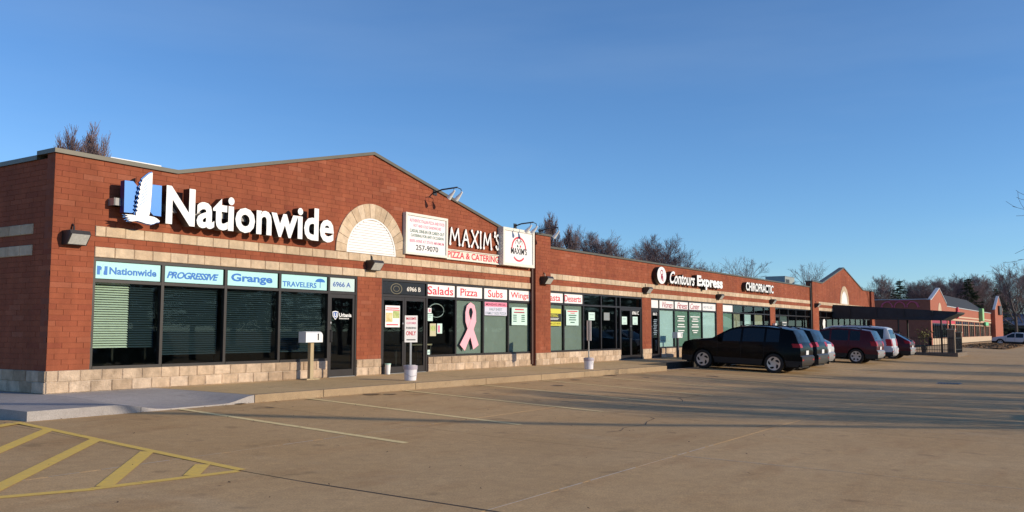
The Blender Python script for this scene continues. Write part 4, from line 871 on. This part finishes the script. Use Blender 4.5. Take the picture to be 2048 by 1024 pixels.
for k in range(9):
    a = 1.0+6.6*k-(.0 if k else 0); a = 1.0 if k == 0 else 13.25+6.6*(k-1); c = 12.1 if k == 0 else a+5.9
    if c > 61: c = 61
    w = MB().box(a, c, .12, .14, .42, 2.44).build('window', glass_dark_m, fb)
    m = MB(); nn = max(2, int((c-a)/1.5))
    for q in range(nn+1): x = a+(c-a)*q/nn; m.box(x-.05, x+.05, .07, .119, .41, 2.44)
    m.box(a, c, .071, .118, 1.95, 2.05); m.build('mullion', fst_m if k else bronze_m, w)
    if k in (0, 1): MB().box(a+.1, c-.1, .055, .069, 2.06, 2.42).build('red_header', red_m if k == 1 else mat('crimson_panel', (.30, .02, .06), .6), w)
B('back_room', inner_m, fb, .31, 61.9, 2.5, 2.6, FZ, 3.5)
t = thing('side_logo_sign', 'faint pink triple arch emblem on the shaded side wall', 'sign', (96.98, 1.6, 3.75)); pk = mat('dull_pink', (.70, .12, .20), .6)
for k in range(3):
    yc = .2+k*1.3; MB().tube([(-.03, yc+.55*math.cos(math.pi*q/12)*1.0, .62*math.sin(math.pi*q/12)) for q in range(13)], .07, 5).build('arch_stroke', pk, t)
MB().tube([(-.04, -.5, .0), (-.04, -.35, .45), (-.04, .6, .75), (-.04, 2.4, .75), (-.04, 3.3, .45), (-.04, 3.45, 0)], .05, 5).build('oval_stroke', pk, t)
def blade(x, y, z, w, h_, m, label, dep=.25):
    t = thing('far_sign', label, 'sign', (x, y, z)); MB().box(-w/2, w/2, -dep, 0, 0, h_).build('cabinet', m, t); MB().box(-w/2+.08, w/2-.08, -dep-.02, -dep-.001, .08, h_-.08).build('face', mat('face_'+label[:6], tuple(min(1, c*1.4+.03) for c in m.node_tree.nodes['Principled BSDF'].inputs[0].default_value[:3]), .5), t)
t = thing('red_cross_sign', 'red angular sign on the far facade just past the canopy tip', 'sign', (117.5, .04, 3.0)); MB().box(-.35, .35, -.25, 0, -.2, 1.2).build('stem', red_m, t); MB().prism([(-1.3, .3), (1.6, .2), (1.6, .55), (.4, .8), (-1.3, .65)], -.3, -.251).build('arm', red_m, t)
blade(143, .04, 2.7, 2.2, 1.9, mat('sign_green', (.20, .42, .18), .5), 'tall pale green sign on the far facade', .5); blade(150, .0, 2.05, 4, .55, mat('sign_green2', (.12, .45, .22), .5), 'small green header over a far shop window'); blade(166, -.62, 4.0, 4.4, 1.5, black_m, 'dark sign board on the end gable')
b2 = thing('blue_roof_building', 'low distant building with a blue grey metal roof at the right edge', 'building', (205, -22, 0)); MB().box(0, 20, 0, 32, -.9, 2.4).build('wall', mat('far_tan', (.20, .19, .18), .9, .1, 1), b2); b = MB(); b.v = [(-1, -1, 2.4), (21, -1, 2.4), (21, 33, 2.4), (-1, 33, 2.4), (6, 5, 4.9), (14, 5, 4.9), (14, 27, 4.9), (6, 27, 4.9)]; b.f = [(0, 1, 5, 4), (1, 2, 6, 5), (2, 3, 7, 6), (3, 0, 4, 7), (4, 5, 6, 7), (3, 2, 1, 0)]; b.m = [0]*6; b.t = [0]*6; b.build('roof', mat('blue_roof', (.14, .19, .30), .5, .1, 2), b2)
for k in range(5): B('window', glass_dark_m, b2, -.05, -.01, 2+k*6, 6+k*6, .3, 1.8)

# ================================================================ CARS
tyre_m = mat('tyre', (.018, .018, .018), .85, .2, 20); rim_m = mat('alloy', (.55, .55, .56), .35, .05, 5, metal=.6); carglass_m = mat('car_glass', (.008, .011, .014), .05, spec=.5); clad_m = mat('cladding', (.014, .014, .015), .75); tail_m = mat('tail_lamp', (.38, .004, .008), .3, spec=.3); lampw_m = mat('clear_lamp', (.75, .75, .74), .2); plate_m = mat('plate', (.75, .76, .78), .5); under_m = mat('underbody', (.012, .012, .012), .9)
def paint(name, c, rough=.3, sp=.22, ct=.12): return mat(name, c, rough, spec=sp, coat=ct)
SUV = [(2.14, .30), (2.21, .44), (2.23, .62), (2.21, .84), (2.12, .98), (1.8, 1.07), (1.25, 1.13), (1.02, 1.16), (.66, 1.38), (.34, 1.55), (.08, 1.62), (-.4, 1.67), (-.95, 1.67), (-1.5, 1.63), (-1.95, 1.57), (-2.06, 1.38), (-2.18, 1.12), (-2.24, 1.02), (-2.27, .84), (-2.27, .68), (-2.33, .63), (-2.33, .42), (-2.24, .30)]
VAN = [(2.45, .28), (2.52, .45), (2.50, .68), (2.40, .85), (2.0, .98), (1.75, 1.05), (1.25, 1.40), (.9, 1.64), (.6, 1.74), (-.2, 1.79), (-1.2, 1.79), (-2.1, 1.75), (-2.25, 1.70), (-2.38, 1.40), (-2.46, 1.08), (-2.50, .90), (-2.51, .72), (-2.58, .68), (-2.58, .42), (-2.48, .28)]
CROSS = [(2.10, .28), (2.16, .44), (2.17, .58), (2.13, .74), (2.0, .86), (1.6, .95), (1.1, 1.01), (.88, 1.05), (.5, 1.28), (.2, 1.44), (-.1, 1.50), (-.6, 1.51), (-1.1, 1.46), (-1.5, 1.38), (-1.85, 1.20), (-2.12, 1.06), (-2.2, .98), (-2.24, .82), (-2.23, .68), (-2.28, .62), (-2.28, .42), (-2.2, .28)]
def make_car(name, label, OUT, Wd, wb, pm, bump_m=None, tail=(.90, 1.06), wins=((.62, -.08), (-.16, -.92), (-1.0, -1.5)), rr=.355, seams=True, rims=0, belt=None):
    t = thing(name, label, 'car', (0, 0, 0), 0, 'cars parked nose-in along the shops'); Wh = Wd/2; H = max(z for y, z in OUT)
    cowl = min((p for p in OUT if p[0] > .5 and p[1] > .95), key=lambda p: p[1]-p[0]*.0)
    # dense stations
    st = []
    for (y0, z0), (y1, z1) in zip(OUT, OUT[1:]):
        n = max(1, int(math.hypot(y1-y0, z1-z0)/.075))
        for k in range(n): st.append((y0+(y1-y0)*k/n, z0+(z1-z0)*k/n))
    st.append(OUT[-1])
    belt0 = belt or .98*H/1.65+.02
    def zb(y):
        z = .27
        for yw in (wb/2, -wb/2):
            d = abs(y-yw)
            if d < rr+.06: z = max(z, rr+math.sqrt((rr+.06)**2-d*d))
        return z
    def hw(y, z):
        e = max(0, (abs(y)-1.45)/.85); f = 1-.13*e*e
        if z < .5: k = .965+.035*max(0, z-.25)/.25
        elif z < .8: k = 1.
        elif z < belt0: k = 1-.035*(z-.8)/(belt0-.8)
        else: k = .965-.205*(z-belt0)/(H-belt0)
        return Wh*f*k
    FR = [1, .93, .55, 0]
    rows = []
    for y, z in st:
        b_ = min(zb(y), z-.01); bl = belt0+.02-.028*y; wt = z-.075
        L = [b_, max(b_+.002, min(.48, z-.012)), max(b_+.004, min(.66, z-.010)), max(b_+.006, min(.84, z-.008)), min(bl, z-.006), max(min(bl, z-.006), wt) if z > bl else z-.004]
        for q in range(1, 6): L[q] = max(L[q], L[q-1]+.0008)
        row = [(hw(y, q), y, q) for q in L]
        tw = hw(y, z)*.985
        row += [(tw*fx, y, z+(.0 if fx == 1 else .035*(1-fx*fx)*(1 if z > .9 else .3))) for fx in FR]
        rows.append(row)
    parts = {}
    def add(key, quad): parts.setdefault(key, []).append(quad)
    glassy = []
    for i in range(len(rows)-1):
        ym = (st[i][0]+st[i+1][0])/2; zm = (st[i][1]+st[i+1][1])/2
        rear = ym < -1.4 and abs(st[i+1][1]-st[i][1]) > abs(st[i+1][0]-st[i][0])*.5
        for j in range(9):
            key = 'body'
            if j == 0: key = 'cladding'
            if j == 4 and zm > belt0+.12:
                for w, (a, c) in enumerate(wins):
                    if c < ym < a: key = 'side_window%d' % w
            if j >= 7 and .2 < ym < 1.9 and st[i+1][1] > st[i][1]+.25*abs(st[i+1][0]-st[i][0]) and zm > belt0+.1 and zm < H-.06: key = 'windshield'
            if j >= 7 and ym < -1.4 and rear and belt0+.06 < zm < H-.13: key = 'rear_window'
            if ym < -1.9 and zm < .66 and j >= 5: key = 'bumper'
            if ym > 1.9 and zm < .5: key = 'cladding'
            for s in (-1, 1):
                q = [rows[i][j], rows[i+1][j], rows[i+1][j+1], rows[i][j+1]]
                q = [(s*x, y, z) for x, y, z in q]
                if s < 0: q = q[::-1]
                k2 = key+('L' if s < 0 else 'R') if key.startswith('side_window') else key
                add(k2, q[::-1])
    for key, qs in parts.items():
        vs = {}; b = MB()
        for q in qs:
            idx = []
            for p in q:
                kk = tuple(round(c, 5) for c in p)
                if kk not in vs: vs[kk] = len(b.v); b.v.append(p)
                idx.append(vs[kk])
            idx = list(dict.fromkeys(idx))
            if len(idx) >= 3: b.f.append(tuple(idx)); b.m.append(0); b.t.append(0)
        nm = 'side_window' if key.startswith('side') else key
        b.build(nm, {'body': pm, 'cladding': clad_m, 'bumper': bump_m or pm}.get(nm, carglass_m), t, smooth=True, sharp=38)
    yr = min(y for y, z in OUT); yf = max(y for y, z in OUT)
    B('underbody', under_m, t, -Wh+.26, Wh-.26, yr+.15, yf-.15, .22, .75); B('wheel_well', under_m, t, -Wh+.1, Wh-.1, -wb/2+rr+.1, wb/2-rr-.1, .28, .6); B('cabin', under_m, t, -Wh+.2, Wh-.2, yr+.5, .4, .76, belt0)
    # wheels
    for yw in (wb/2, -wb/2):
        for s in (-1, 1):
            w = bpy.data.objects.new('wheel', None); COL.objects.link(w); w.parent = t; w.location = (s*(Wh-.115), yw, rr); w.rotation_euler = (0, 0, 0 if s < 0 else math.pi)
            b = MB(); pr = [(.11, rr*.62), (.11, rr*.90), (.085, rr*.985), (0, rr), (-.085, rr*.985), (-.105, rr*.93), (-.108, rr*.72), (-.098, rr*.69)]; n = 28
            for x, r_ in pr: b.v += [(x, r_*math.cos(2*math.pi*k/n), r_*math.sin(2*math.pi*k/n)) for k in range(n)]
            for i in range(len(pr)-1):
                for k in range(n): b.f.append((i*n+k, i*n+(k+1) % n, (i+1)*n+(k+1) % n, (i+1)*n+k)); b.m.append(0); b.t.append(0)
            b.build('tyre', tyre_m, w, smooth=True)
            b = MB(); r0 = rr*.69; n = 30; b.v = [(-.085, 0, 0)]+[(-.088, r0*.5*math.cos(2*math.pi*k/n), r0*.5*math.sin(2*math.pi*k/n)) for k in range(n)]+[(-.100, r0*math.cos(2*math.pi*k/n), r0*math.sin(2*math.pi*k/n)) for k in range(n)]
            for k in range(n): j = (k+1) % n; b.f += [(0, 1+j, 1+k), (1+k, 1+j, 1+n+j, 1+n+k)]; b.m += [0, 0]; b.t += [0, 0]
            b.build('rim', rim_m, w, smooth=True)
            b = MB(); ns = 5 if rims == 0 else 6
            for k in range(ns):
                a = 2*math.pi*k/ns; po = []
                for q in range(9):
                    u = 2*math.pi*q/9; rr_ = r0*(.66+.22*math.cos(u)); aa = a+(.36 if rims == 0 else .26)*math.sin(u)+(.25*math.cos(u) if rims == 0 else 0); po.append((rr_*math.cos(aa), rr_*math.sin(aa)))
                n0 = len(b.v); b.v += [(-.1045, p, q) for p, q in po]; b.f.append(tuple(range(n0, n0+9))[::-1]); b.m.append(0); b.t.append(0)
            b.build('spoke_gap', under_m, w)
    def ry(z):                                                # rear surface y at height z
        best = yr
        for (y0, z0), (y1, z1) in zip(OUT, OUT[1:]):
            if y0 < -1.4 and z1 <= z <= z0 and z0 > z1: best = y0+(y1-y0)*(z0-z)/(z0-z1)
        return best
    z0, z1 = tail
    for s in (-1, 1):
        b = MB(); n = 4; zz = [z0+(z1-z0)*k/n for k in range(n+1)]
        for k in range(n):
            a, c = zz[k], zz[k+1]
            q = [(s*hw(ry(z)+dy, z)*1.004, ry(z)+dy, z) for z, dy in ((a, .26), (a, .0), (c, .0), (c, .22))]
            q[1] = (q[1][0], q[1][1]-.012, q[1][2]); q[2] = (q[2][0], q[2][1]-.012, q[2][2])
            r_ = [(s*hw(ry(a), a)*1.004, ry(a)-.012, a), (s*(hw(ry(a), a)-.30), ry(a)-.014, a), (s*(hw(ry(c), c)-.30), ry(c)-.014, c), (s*hw(ry(c), c)*1.004, ry(c)-.012, c)]
            for Q in (q, r_): b.quad(*(Q if s < 0 else Q[::-1]))
        b.build('tail_light', tail_m, t)
        B('rear_reflector', tail_m, t, s*Wh*.72-.09, s*Wh*.72+.09, yr-.004, yr+.02, .50, .55)
        b = MB(); zc = .80
        b.quad(*[(s*x, y, z) for x, y, z in ((Wh*.88, yf-.17, .70), (Wh*.55, yf-.015, .70), (Wh*.55, yf-.04, .82), (Wh*.88, yf-.19, .80))][::(1 if s < 0 else -1)]); b.build('headlight', lampw_m, t)
        MB().box(s*(Wh+.10)-.09, s*(Wh+.10)+.09, .70, .80, belt0+.03, belt0+.18).build('mirror', pm, t)
        for yh in (-.02, -.86): MB().box(s*(Wh*.985)-.012, s*(Wh*.985)+.018, yh-.10, yh+.08, belt0-.10, belt0-.07).build('door_handle', pm, t)
        MB().tube([(s*Wh*.70, .0, H-.02), (s*Wh*.71, -.25, H+.035), (s*Wh*.71, -1.3, H+.03), (s*Wh*.70, -1.55, H-.03)], .018, 6).build('roof_rail', clad_m, t, smooth=True)
        if seams:
            for ys in (.78, -.12, -.98):
                z_ = [.50+.05*k for k in range(int((belt0-.5)/.05)+1)]; b = MB()
                for a, c in zip(z_, z_[1:]): b.quad(*[(s*(hw(yy_, zz_)+.003), yy_, zz_) for yy_, zz_ in ((ys+.006, a), (ys-.006, a), (ys-.006, c), (ys+.006, c))][::(1 if s < 0 else -1)])
                b.build('door_seam', under_m, t)
    zp = .78 if H > 1.55 else .72
    MB().box(-.16, .16, ry(zp)-.022, ry(zp)-.008, zp-.075, zp+.075).build('number_plate', plate_m, t)
    MB().box(-.35, .35, yf-.03, yf+.004, .48, .66).build('grille', clad_m, t)
    return t
def park(t, xl, yrear, OUT, Wd, rz=0.):
    yr = min(y for y, z in OUT); x = xl+Wd/2; y = yrear-yr; t.location = (x, y, (gz(x, y+1.3)+gz(x, y-1.3))/2-.006); t.rotation_euler = (math.atan((gz(x, y+1.3)-gz(x, y-1.3))/2.6), 0, rz)
silver_m = mat('silver_bumper', (.33, .34, .36), .4, metal=.3)
c1 = make_car('parked_car', 'black SUV parked nearest, nose to the sidewalk', SUV, 1.86, 2.69, paint('black_paint', (.0035, .0035, .004), .22, .10, .05), mat('dark_bumper', (.03, .03, .033), .45), (.96, 1.10), belt=1.07); park(c1, 23.45, -6.62, SUV, 1.86)
c2 = make_car('parked_car', 'dark blue grey SUV directly beyond the black SUV', SUV, 1.86, 2.69, paint('navy_paint', (.006, .009, .013), .22, .14, .06), mat('dark_bumper2', (.05, .055, .06), .4), (.96, 1.14), belt=1.07); park(c2, 26.4, -6.42, SUV, 1.86)
c3 = make_car('parked_car', 'white car mostly hidden between the dark SUV and the maroon SUV', CROSS, 1.8, 2.62, paint('white_paint_car', (.55, .56, .58)), silver_m); park(c3, 29.5, -5.9, CROSS, 1.8)
c4 = make_car('parked_car', 'maroon SUV with silver wheels in the middle of the row', SUV, 1.90, 2.70, paint('maroon_paint', (.075, .008, .013)), silver_m, (.88, 1.10), rims=1, belt=1.05); park(c4, 36.3, -6.6, SUV, 1.9)
c5 = make_car('parked_car', 'silver white minivan between the maroon SUV and the dark red car', VAN, 1.98, 3.0, paint('silver_paint', (.52, .54, .60)), None, (.80, 1.16), wins=((1.25, .35), (.25, -.85), (-.95, -2.1)), rr=.34); park(c5, 41.2, -6.35, VAN, 1.98)
c6 = make_car('parked_car', 'dark red hatchback at the far end of the row before the terrace', CROSS, 1.82, 2.65, paint('dark_red_paint', (.06, .007, .013)), silver_m); park(c6, 45.2, -6.55, CROSS, 1.82)
c7 = copy_tree(c3); c7['label'] = 'pale silver SUV alone at the far right by the mulch bed'; park(c7, 105, -9.4, CROSS, 1.8); del c7['group']
c8 = copy_tree(c2); c8['label'] = 'dark car outside the view on the right whose shadow falls nearest'; c8.location = (12.6, -21.4, gz(12, -22)); c8.rotation_euler = (0, 0, math.pi); c8['group'] = 'cars beside the viewpoint'
c9 = copy_tree(c2); c9['label'] = 'dark car outside the view on the right whose shadow falls farther'; c9.location = (15.6, -21.4, gz(15, -22)); c9.rotation_euler = (0, 0, math.pi); c9['group'] = 'cars beside the viewpoint'

# ================================================================ TREES
bark_m = mat('bark', (.12, .095, .085), .95, .2, 4); twig_m = mat('twigs', (.17, .115, .115), .95, .15, 1); needle_m = mat('needles', (.035, .06, .028), .9, .4, 2)
def bare_tree(seed, H, spread=.42, col=False, dens=1., thick=1.):
    r = random.Random(seed); T, C_ = MB(), MB()
    def seg(mb, pts, rad, n): mb.tube([tuple(p) for p in pts], rad, n, cap=False)
    def grow(p, d, ln, ra, lev):
        n = 5 if lev < 2 else 3; pts = [p]; rd = [ra]; q = p.copy(); dd = d.copy(); up = .13 if not col else .26
        for k in range(n):
            dd = (dd+Vector((r.gauss(0, .11), r.gauss(0, .11), r.gauss(0, .08)+up*(.8 if lev else 0)))).normalized(); q = q+dd*ln/n; pts.append(q.copy()); rd.append(max(.006*thick, ra*(1-.75*(k+1)/n)))
        seg(T if lev < 2 else C_, pts, rd, 7 if lev == 0 else (5 if lev == 1 else 3))
        if lev == 4: return
        kids = (int(13*dens), int(8*dens), int(6*dens), int(4*dens))[lev]
        for k in range(kids):
            f = (.20 if lev == 0 else .22)+(.80 if lev == 0 else .78)*(k+r.random()*.8)/kids; f = min(f, .99)
            i = min(n-1, int(f*n)); b0 = pts[i].lerp(pts[i+1], f*n-i); dr = (pts[i+1]-pts[i]).normalized()
            az = r.uniform(0, 6.283)+k*2.4; tilt = r.uniform(.35, .85) if not col else r.uniform(.18, .42)
            u = dr.orthogonal().normalized(); w = dr.cross(u); nd = (dr*math.cos(tilt)+(u*math.cos(az)+w*math.sin(az))*math.sin(tilt)).normalized()
            if lev == 0: ll = H*spread*(1.2-.8*f)*r.uniform(.75, 1.15)
            else: ll = ln*r.uniform(.40, .78)*(1.15-.5*f)
            grow(b0, nd, max(ll, .3), max(.006*thick, rd[i]*r.uniform(.4, .6)), lev+1)
    grow(Vector((0, 0, 0)), Vector((0, 0, 1)), H*.80, H*.016*thick, 0)
    def me(mb, nm, m): q = bpy.data.meshes.new(nm); q.from_pydata(mb.v, [], mb.f); q.materials.append(m); return q
    return me(T, 'trunk', bark_m), me(C_, 'crown', twig_m)
def conifer(seed, H):
    r = random.Random(seed); T, C_ = MB(), MB(); T.tube([(0, 0, 0), (0, 0, H)], [H*.018, .02], 6)
    z = H*.18
    while z < H*.98:
        ln = (H-z)*.34*r.uniform(.75, 1.2)+.2
        for k in range(5):
            if r.random() < .12: continue
            a = r.uniform(0, 6.283); d = Vector((math.cos(a), math.sin(a), r.uniform(-.15, .25))); T.tube([(0, 0, z), tuple(Vector((0, 0, z))+d*ln)], [.04, .012], 3, cap=False)
            for q in range(int(14+ln*14)):
                f = r.uniform(.2, 1.05); p = Vector((0, 0, z))+d*ln*f+Vector((r.gauss(0, .13), r.gauss(0, .13), r.gauss(0, .09)))*(.5+ln*.35)
                u = Vector((r.uniform(-1, 1), r.uniform(-1, 1), r.uniform(-.4, .6))).normalized()*r.uniform(.14, .26); w = u.orthogonal().normalized()*.045; C_.quad(tuple(p-u), tuple(p+w), tuple(p+u), tuple(p-w))
        z += H*.035
    def me(mb, nm, m): q = bpy.data.meshes.new(nm); q.from_pydata(mb.v, [], mb.f); q.materials.append(m); return q
    return me(T, 'trunk', bark_m), me(C_, 'crown', needle_m)
KIND = {'round': bare_tree(1, 10, .46, dens=1.25), 'round2': bare_tree(2, 10, .42, dens=1.25), 'open': bare_tree(4, 10, .54, dens=.85, thick=1.3), 'column': bare_tree(7, 10, .36, True, 1.25), 'street': bare_tree(12, 10, .52, dens=.95, thick=1.7), 'pine': conifer(5, 10), 'dark_pine': conifer(9, 10)}
KH = {k: max(v.co.z for v in m[1].vertices) for k, m in KIND.items()}
def tree(kind, x, y, h_, label, group='trees behind the shops', rz=None, wide=1., z=-.9):
    t = thing('pine_tree' if 'pine' in kind else 'bare_tree', label, 'tree', (x, y, z), rz if rz is not None else (x*7.3+y) % 6.28, group); k = (h_-z)/KH[kind]
    for nm, me in zip(('trunk', 'crown'), KIND[kind]): o = link(nm, me, t); o.scale = (k*wide, k*wide, k)
    return t
tree('column', 11.5, 20, 9.7, 'narrow purplish bare tree behind the left corner, left of the pair'); tree('column', 13.0, 20.3, 10.1, 'taller narrow bare tree of the pair behind the left corner', wide=1.1); tree('column', 12.2, 21.5, 9.4, 'bare tree tucked between the pair behind the left corner', rz=2.4, wide=1.1); tree('round2', 11.0, 22, 8.9, 'low faint bare tree top at far left behind the side wall', rz=1.)
tree('column', 59.4, 25, 11.9, 'narrow bare tree just right of the projecting pier', wide=1.15); tree('column', 62.3, 25, 11.0, 'second narrow bare tree right of the projecting pier', rz=2., wide=1.1)
tree('round', 66.6, 25.5, 11.2, 'bare tree above the low parapet, left of the gap in the treeline', rz=.4, wide=1.2); tree('round2', 68.8, 25, 10.5, 'bare tree over the parapet just before the gap in the treeline', rz=4., wide=1.2)
tree('round', 83.0, 25, 12.2, 'largest spreading bare tree above the fitness shop', wide=1.05); tree('round2', 78.8, 26, 10.8, 'bare tree left of the largest spreading one'); tree('round2', 89.0, 25.5, 10.9, 'bare tree right of the largest spreading one', rz=3.)
tree('open', 97, 25.5, 9.9, 'small bare tree above the Express lettering'); tree('round2', 101.5, 26, 10.2, 'small bare tree left of the wide open one', rz=2.); tree('open', 109, 25, 11.4, 'wide open bare tree above CHIROPRACTIC', wide=1.15)
tree('open', 132, 22, 12.0, 'open bare tree peeking over the second gable', rz=1.)
far = [('round2', 150, 18, 9.2, 'bare tree just right of the second gable'), ('round', 155, 15.5, 9.5, 'bare tree left of the pale green pine'), ('pine', 150, 12.4, 9.6, 'blue green pine above the dark side wall'), ('round', 160, 11.5, 10.4, 'bushy bare tree left of the far gable'), ('open', 166, 9.5, 11.3, 'tall bare tree behind the far gable'), ('round2', 172, 7.5, 10.8, 'bare tree right of the far gable'), ('dark_pine', 176, 5.2, 11.0, 'dark evergreen over the far pitched roof'), ('round', 182, 4.0, 11.4, 'bare tree behind the dark evergreen'), ('dark_pine', 190, 1.8, 9.6, 'low dark evergreen above the end gable'), ('open', 188, -1.5, 15.0, 'tallest open bare tree above the end gable'), ('open', 195, -4.5, 14.5, 'open bare tree right of the end gable'), ('round', 200, -6.5, 11.5, 'bare tree behind the blue roofed building'), ('round2', 185, 20, 13, 'bare tree deep behind the canopy'), ('round', 205, 9, 14, 'hazy bare tree deep behind the far roof'), ('round2', 214, 2, 15, 'hazy bare tree deep behind the end gable'), ('round', 222, -10, 12.5, 'bare tree at the right edge of the treeline'), ('round2', 228, -3, 15, 'bare tree deep at the right of the treeline'), ('round', 240, 14, 15, 'distant bare tree left in the far treeline'), ('round2', 163, 14.5, 10, 'bare tree between the pine and the far gable'), ('round', 170, 11, 11, 'bare tree close behind the left slope of the far gable'), ('round2', 178, 8.5, 11.5, 'bare tree rising over the middle of the far roof'), ('round', 187, 6.5, 12, 'bare tree over the right half of the far roof'), ('round2', 196, 2.5, 13, 'bare tree filling the gap left of the end gable'), ('round', 206, -2.5, 13.5, 'bare tree filling the gap right of the end gable'), ('round2', 212, -7.5, 12.5, 'bare tree above the left end of the blue roof')]
for i, (k, x, y, h_, l) in enumerate(far): tree(k, x, y, h_, l, 'treeline beyond the far building', wide=1.15)
for i in range(16):
    tree(('round', 'round2')[i % 2], 232+6*i, 34-4.2*i, 9+(i*5 % 4), 'bare tree number in the hazy wood closing the view', 'hazy wood closing the view')['label'] = 'small bare tree in the hazy wood closing the view'
tree('open', 76, -21.3, 21, 'large bare tree whose branch tips reach in at the right edge', 'trees along the street', 2.1, 1.0)
for i, (x, y, h_) in enumerate(((12.5, -24.5, 5.9), (15, -27, 6.6), (17.5, -25.5, 6.2), (20.5, -28, 7.0), (24.5, -28.5, 7.1), (30, -28.5, 7.0), (38, -30, 7.2), (47, -31, 7.4))): tree('street', x, y, h_, ('first', 'second', 'third', 'fourth', 'fifth', 'sixth', 'seventh', 'eighth')[i]+' street tree outside the view casting branch shadows on the lot', 'trees along the street')
for i in range(26): tree('dark_pine', 14+8*i, -72-(i*7 % 10), 11+(i*3 % 4), 'unseen dark evergreen added across the street to darken window reflections', 'unseen evergreens added for dark reflections', wide=1.9)  # unseen evergreen row, added so the shop windows reflect dark
b = MB(); rr_ = random.Random(8)                                # undergrowth that closes the wood near the ground
for k in range(9000):
    x = rr_.uniform(150, 330); u = rr_.random(); y = -30+u*70 if x > 215 else rr_.uniform(9, 40); z = -.9+abs(rr_.gauss(0, 1.7)); v = Vector((x, y, z)); a = Vector((rr_.gauss(0, .5), rr_.gauss(0, .5), rr_.uniform(.2, 1))).normalized()*rr_.uniform(.4, .9); c = a.orthogonal().normalized()*.12
    b.quad(tuple(v-a), tuple(v+c), tuple(v+a), tuple(v-c))
tag(b.build('undergrowth', mat('brush', (.085, .07, .055), .95, .3, 1)), 'tangled brown brush at the foot of the far wood', 'brush', kind='stuff')
# mulch bed
b = MB(); nx, ny = 36, 12
hgt = lambda u, v: .30*math.sin(math.pi*u)**.5*math.sin(math.pi*v)**.6 if 0 < u < 1 and 0 < v < 1 else 0
b.v = [(84+20*i/nx, -8.2+4.6*j/ny, gz(90, -6)-.04+hgt(i/nx, j/ny)+rl.uniform(0, .09)) for j in range(ny+1) for i in range(nx+1)]
for j in range(ny):
    for i in range(nx): a = j*(nx+1)+i; b.f.append((a, a+1, a+nx+2, a+nx+1)); b.m.append(0); b.t.append(0)
for k in range(1600):
    u, v = rl.random(), rl.random(); p = Vector((84+20*u, -8.2+4.6*v, gz(90, -6)+hgt(u, v)+.04)); a = Vector((rl.uniform(-1, 1), rl.uniform(-1, 1), rl.uniform(-.3, .8))).normalized()*.12; c = a.orthogonal().normalized()*.07; b.quad(tuple(p-a), tuple(p+c), tuple(p+a), tuple(p-c))
tag(b.build('mulch_bed', mat('mulch', (.20, .11, .05), .95, .4, 3)), 'brown mulch and leaf bed before the pale SUV', 'mulch', kind='stuff')
# leaf litter on the lot
b = MB()
for k in range(420):
    x = rl.uniform(-6, 30); y = -2.95-abs(rl.gauss(0, 1))*5 if k % 3 else -2.95-abs(rl.gauss(0, .08)); s = rl.uniform(.008, .028); a = rl.uniform(0, 3.1); z = gz(x, y)+.006
    c, q = math.cos(a)*s, math.sin(a)*s; b.quad((x-c, y-q, z), (x+q*.5, y-c*.5, z+.004), (x+c, y+q, z+.010), (x-q*.5, y+c*.5, z+.003))
tag(b.build('leaf_litter', mat('dead_leaf', (.09, .055, .03), .9, .3, 10)), 'scattered dead leaf bits on the lot and along the kerb', 'leaves', kind='stuff')
# utility line whose shadow crosses the lot
def pole(x, y, h_, label): t = thing('utility_pole', label, 'pole', (x, y, -.9)); MB().tube([(0, 0, 0), (0, 0, h_+.9)], [.16, .11], 10).build('shaft', bark_m, t, smooth=True); B('crossarm', wood_m, t, -.9, .9, -.06, .06, h_+.3, h_+.42)
p0, p1 = Vector((-14.6, 4.7, 7.4)), Vector((21.6, -47.9, 7.6))
pole(p0.x, p0.y, 7.2, 'utility pole left of the view'); pole(p1.x, p1.y, 7.4, 'utility pole behind the view')
b = MB(); b.tube([tuple(p0.lerp(p1, k/24)-Vector((0, 0, .7*4*(k/24)*(1-k/24)))) for k in range(25)], .095, 6); tag(b.build('overhead_cable', black_m), 'thick overhead cable whose thin shadow crosses the lot', 'cable')
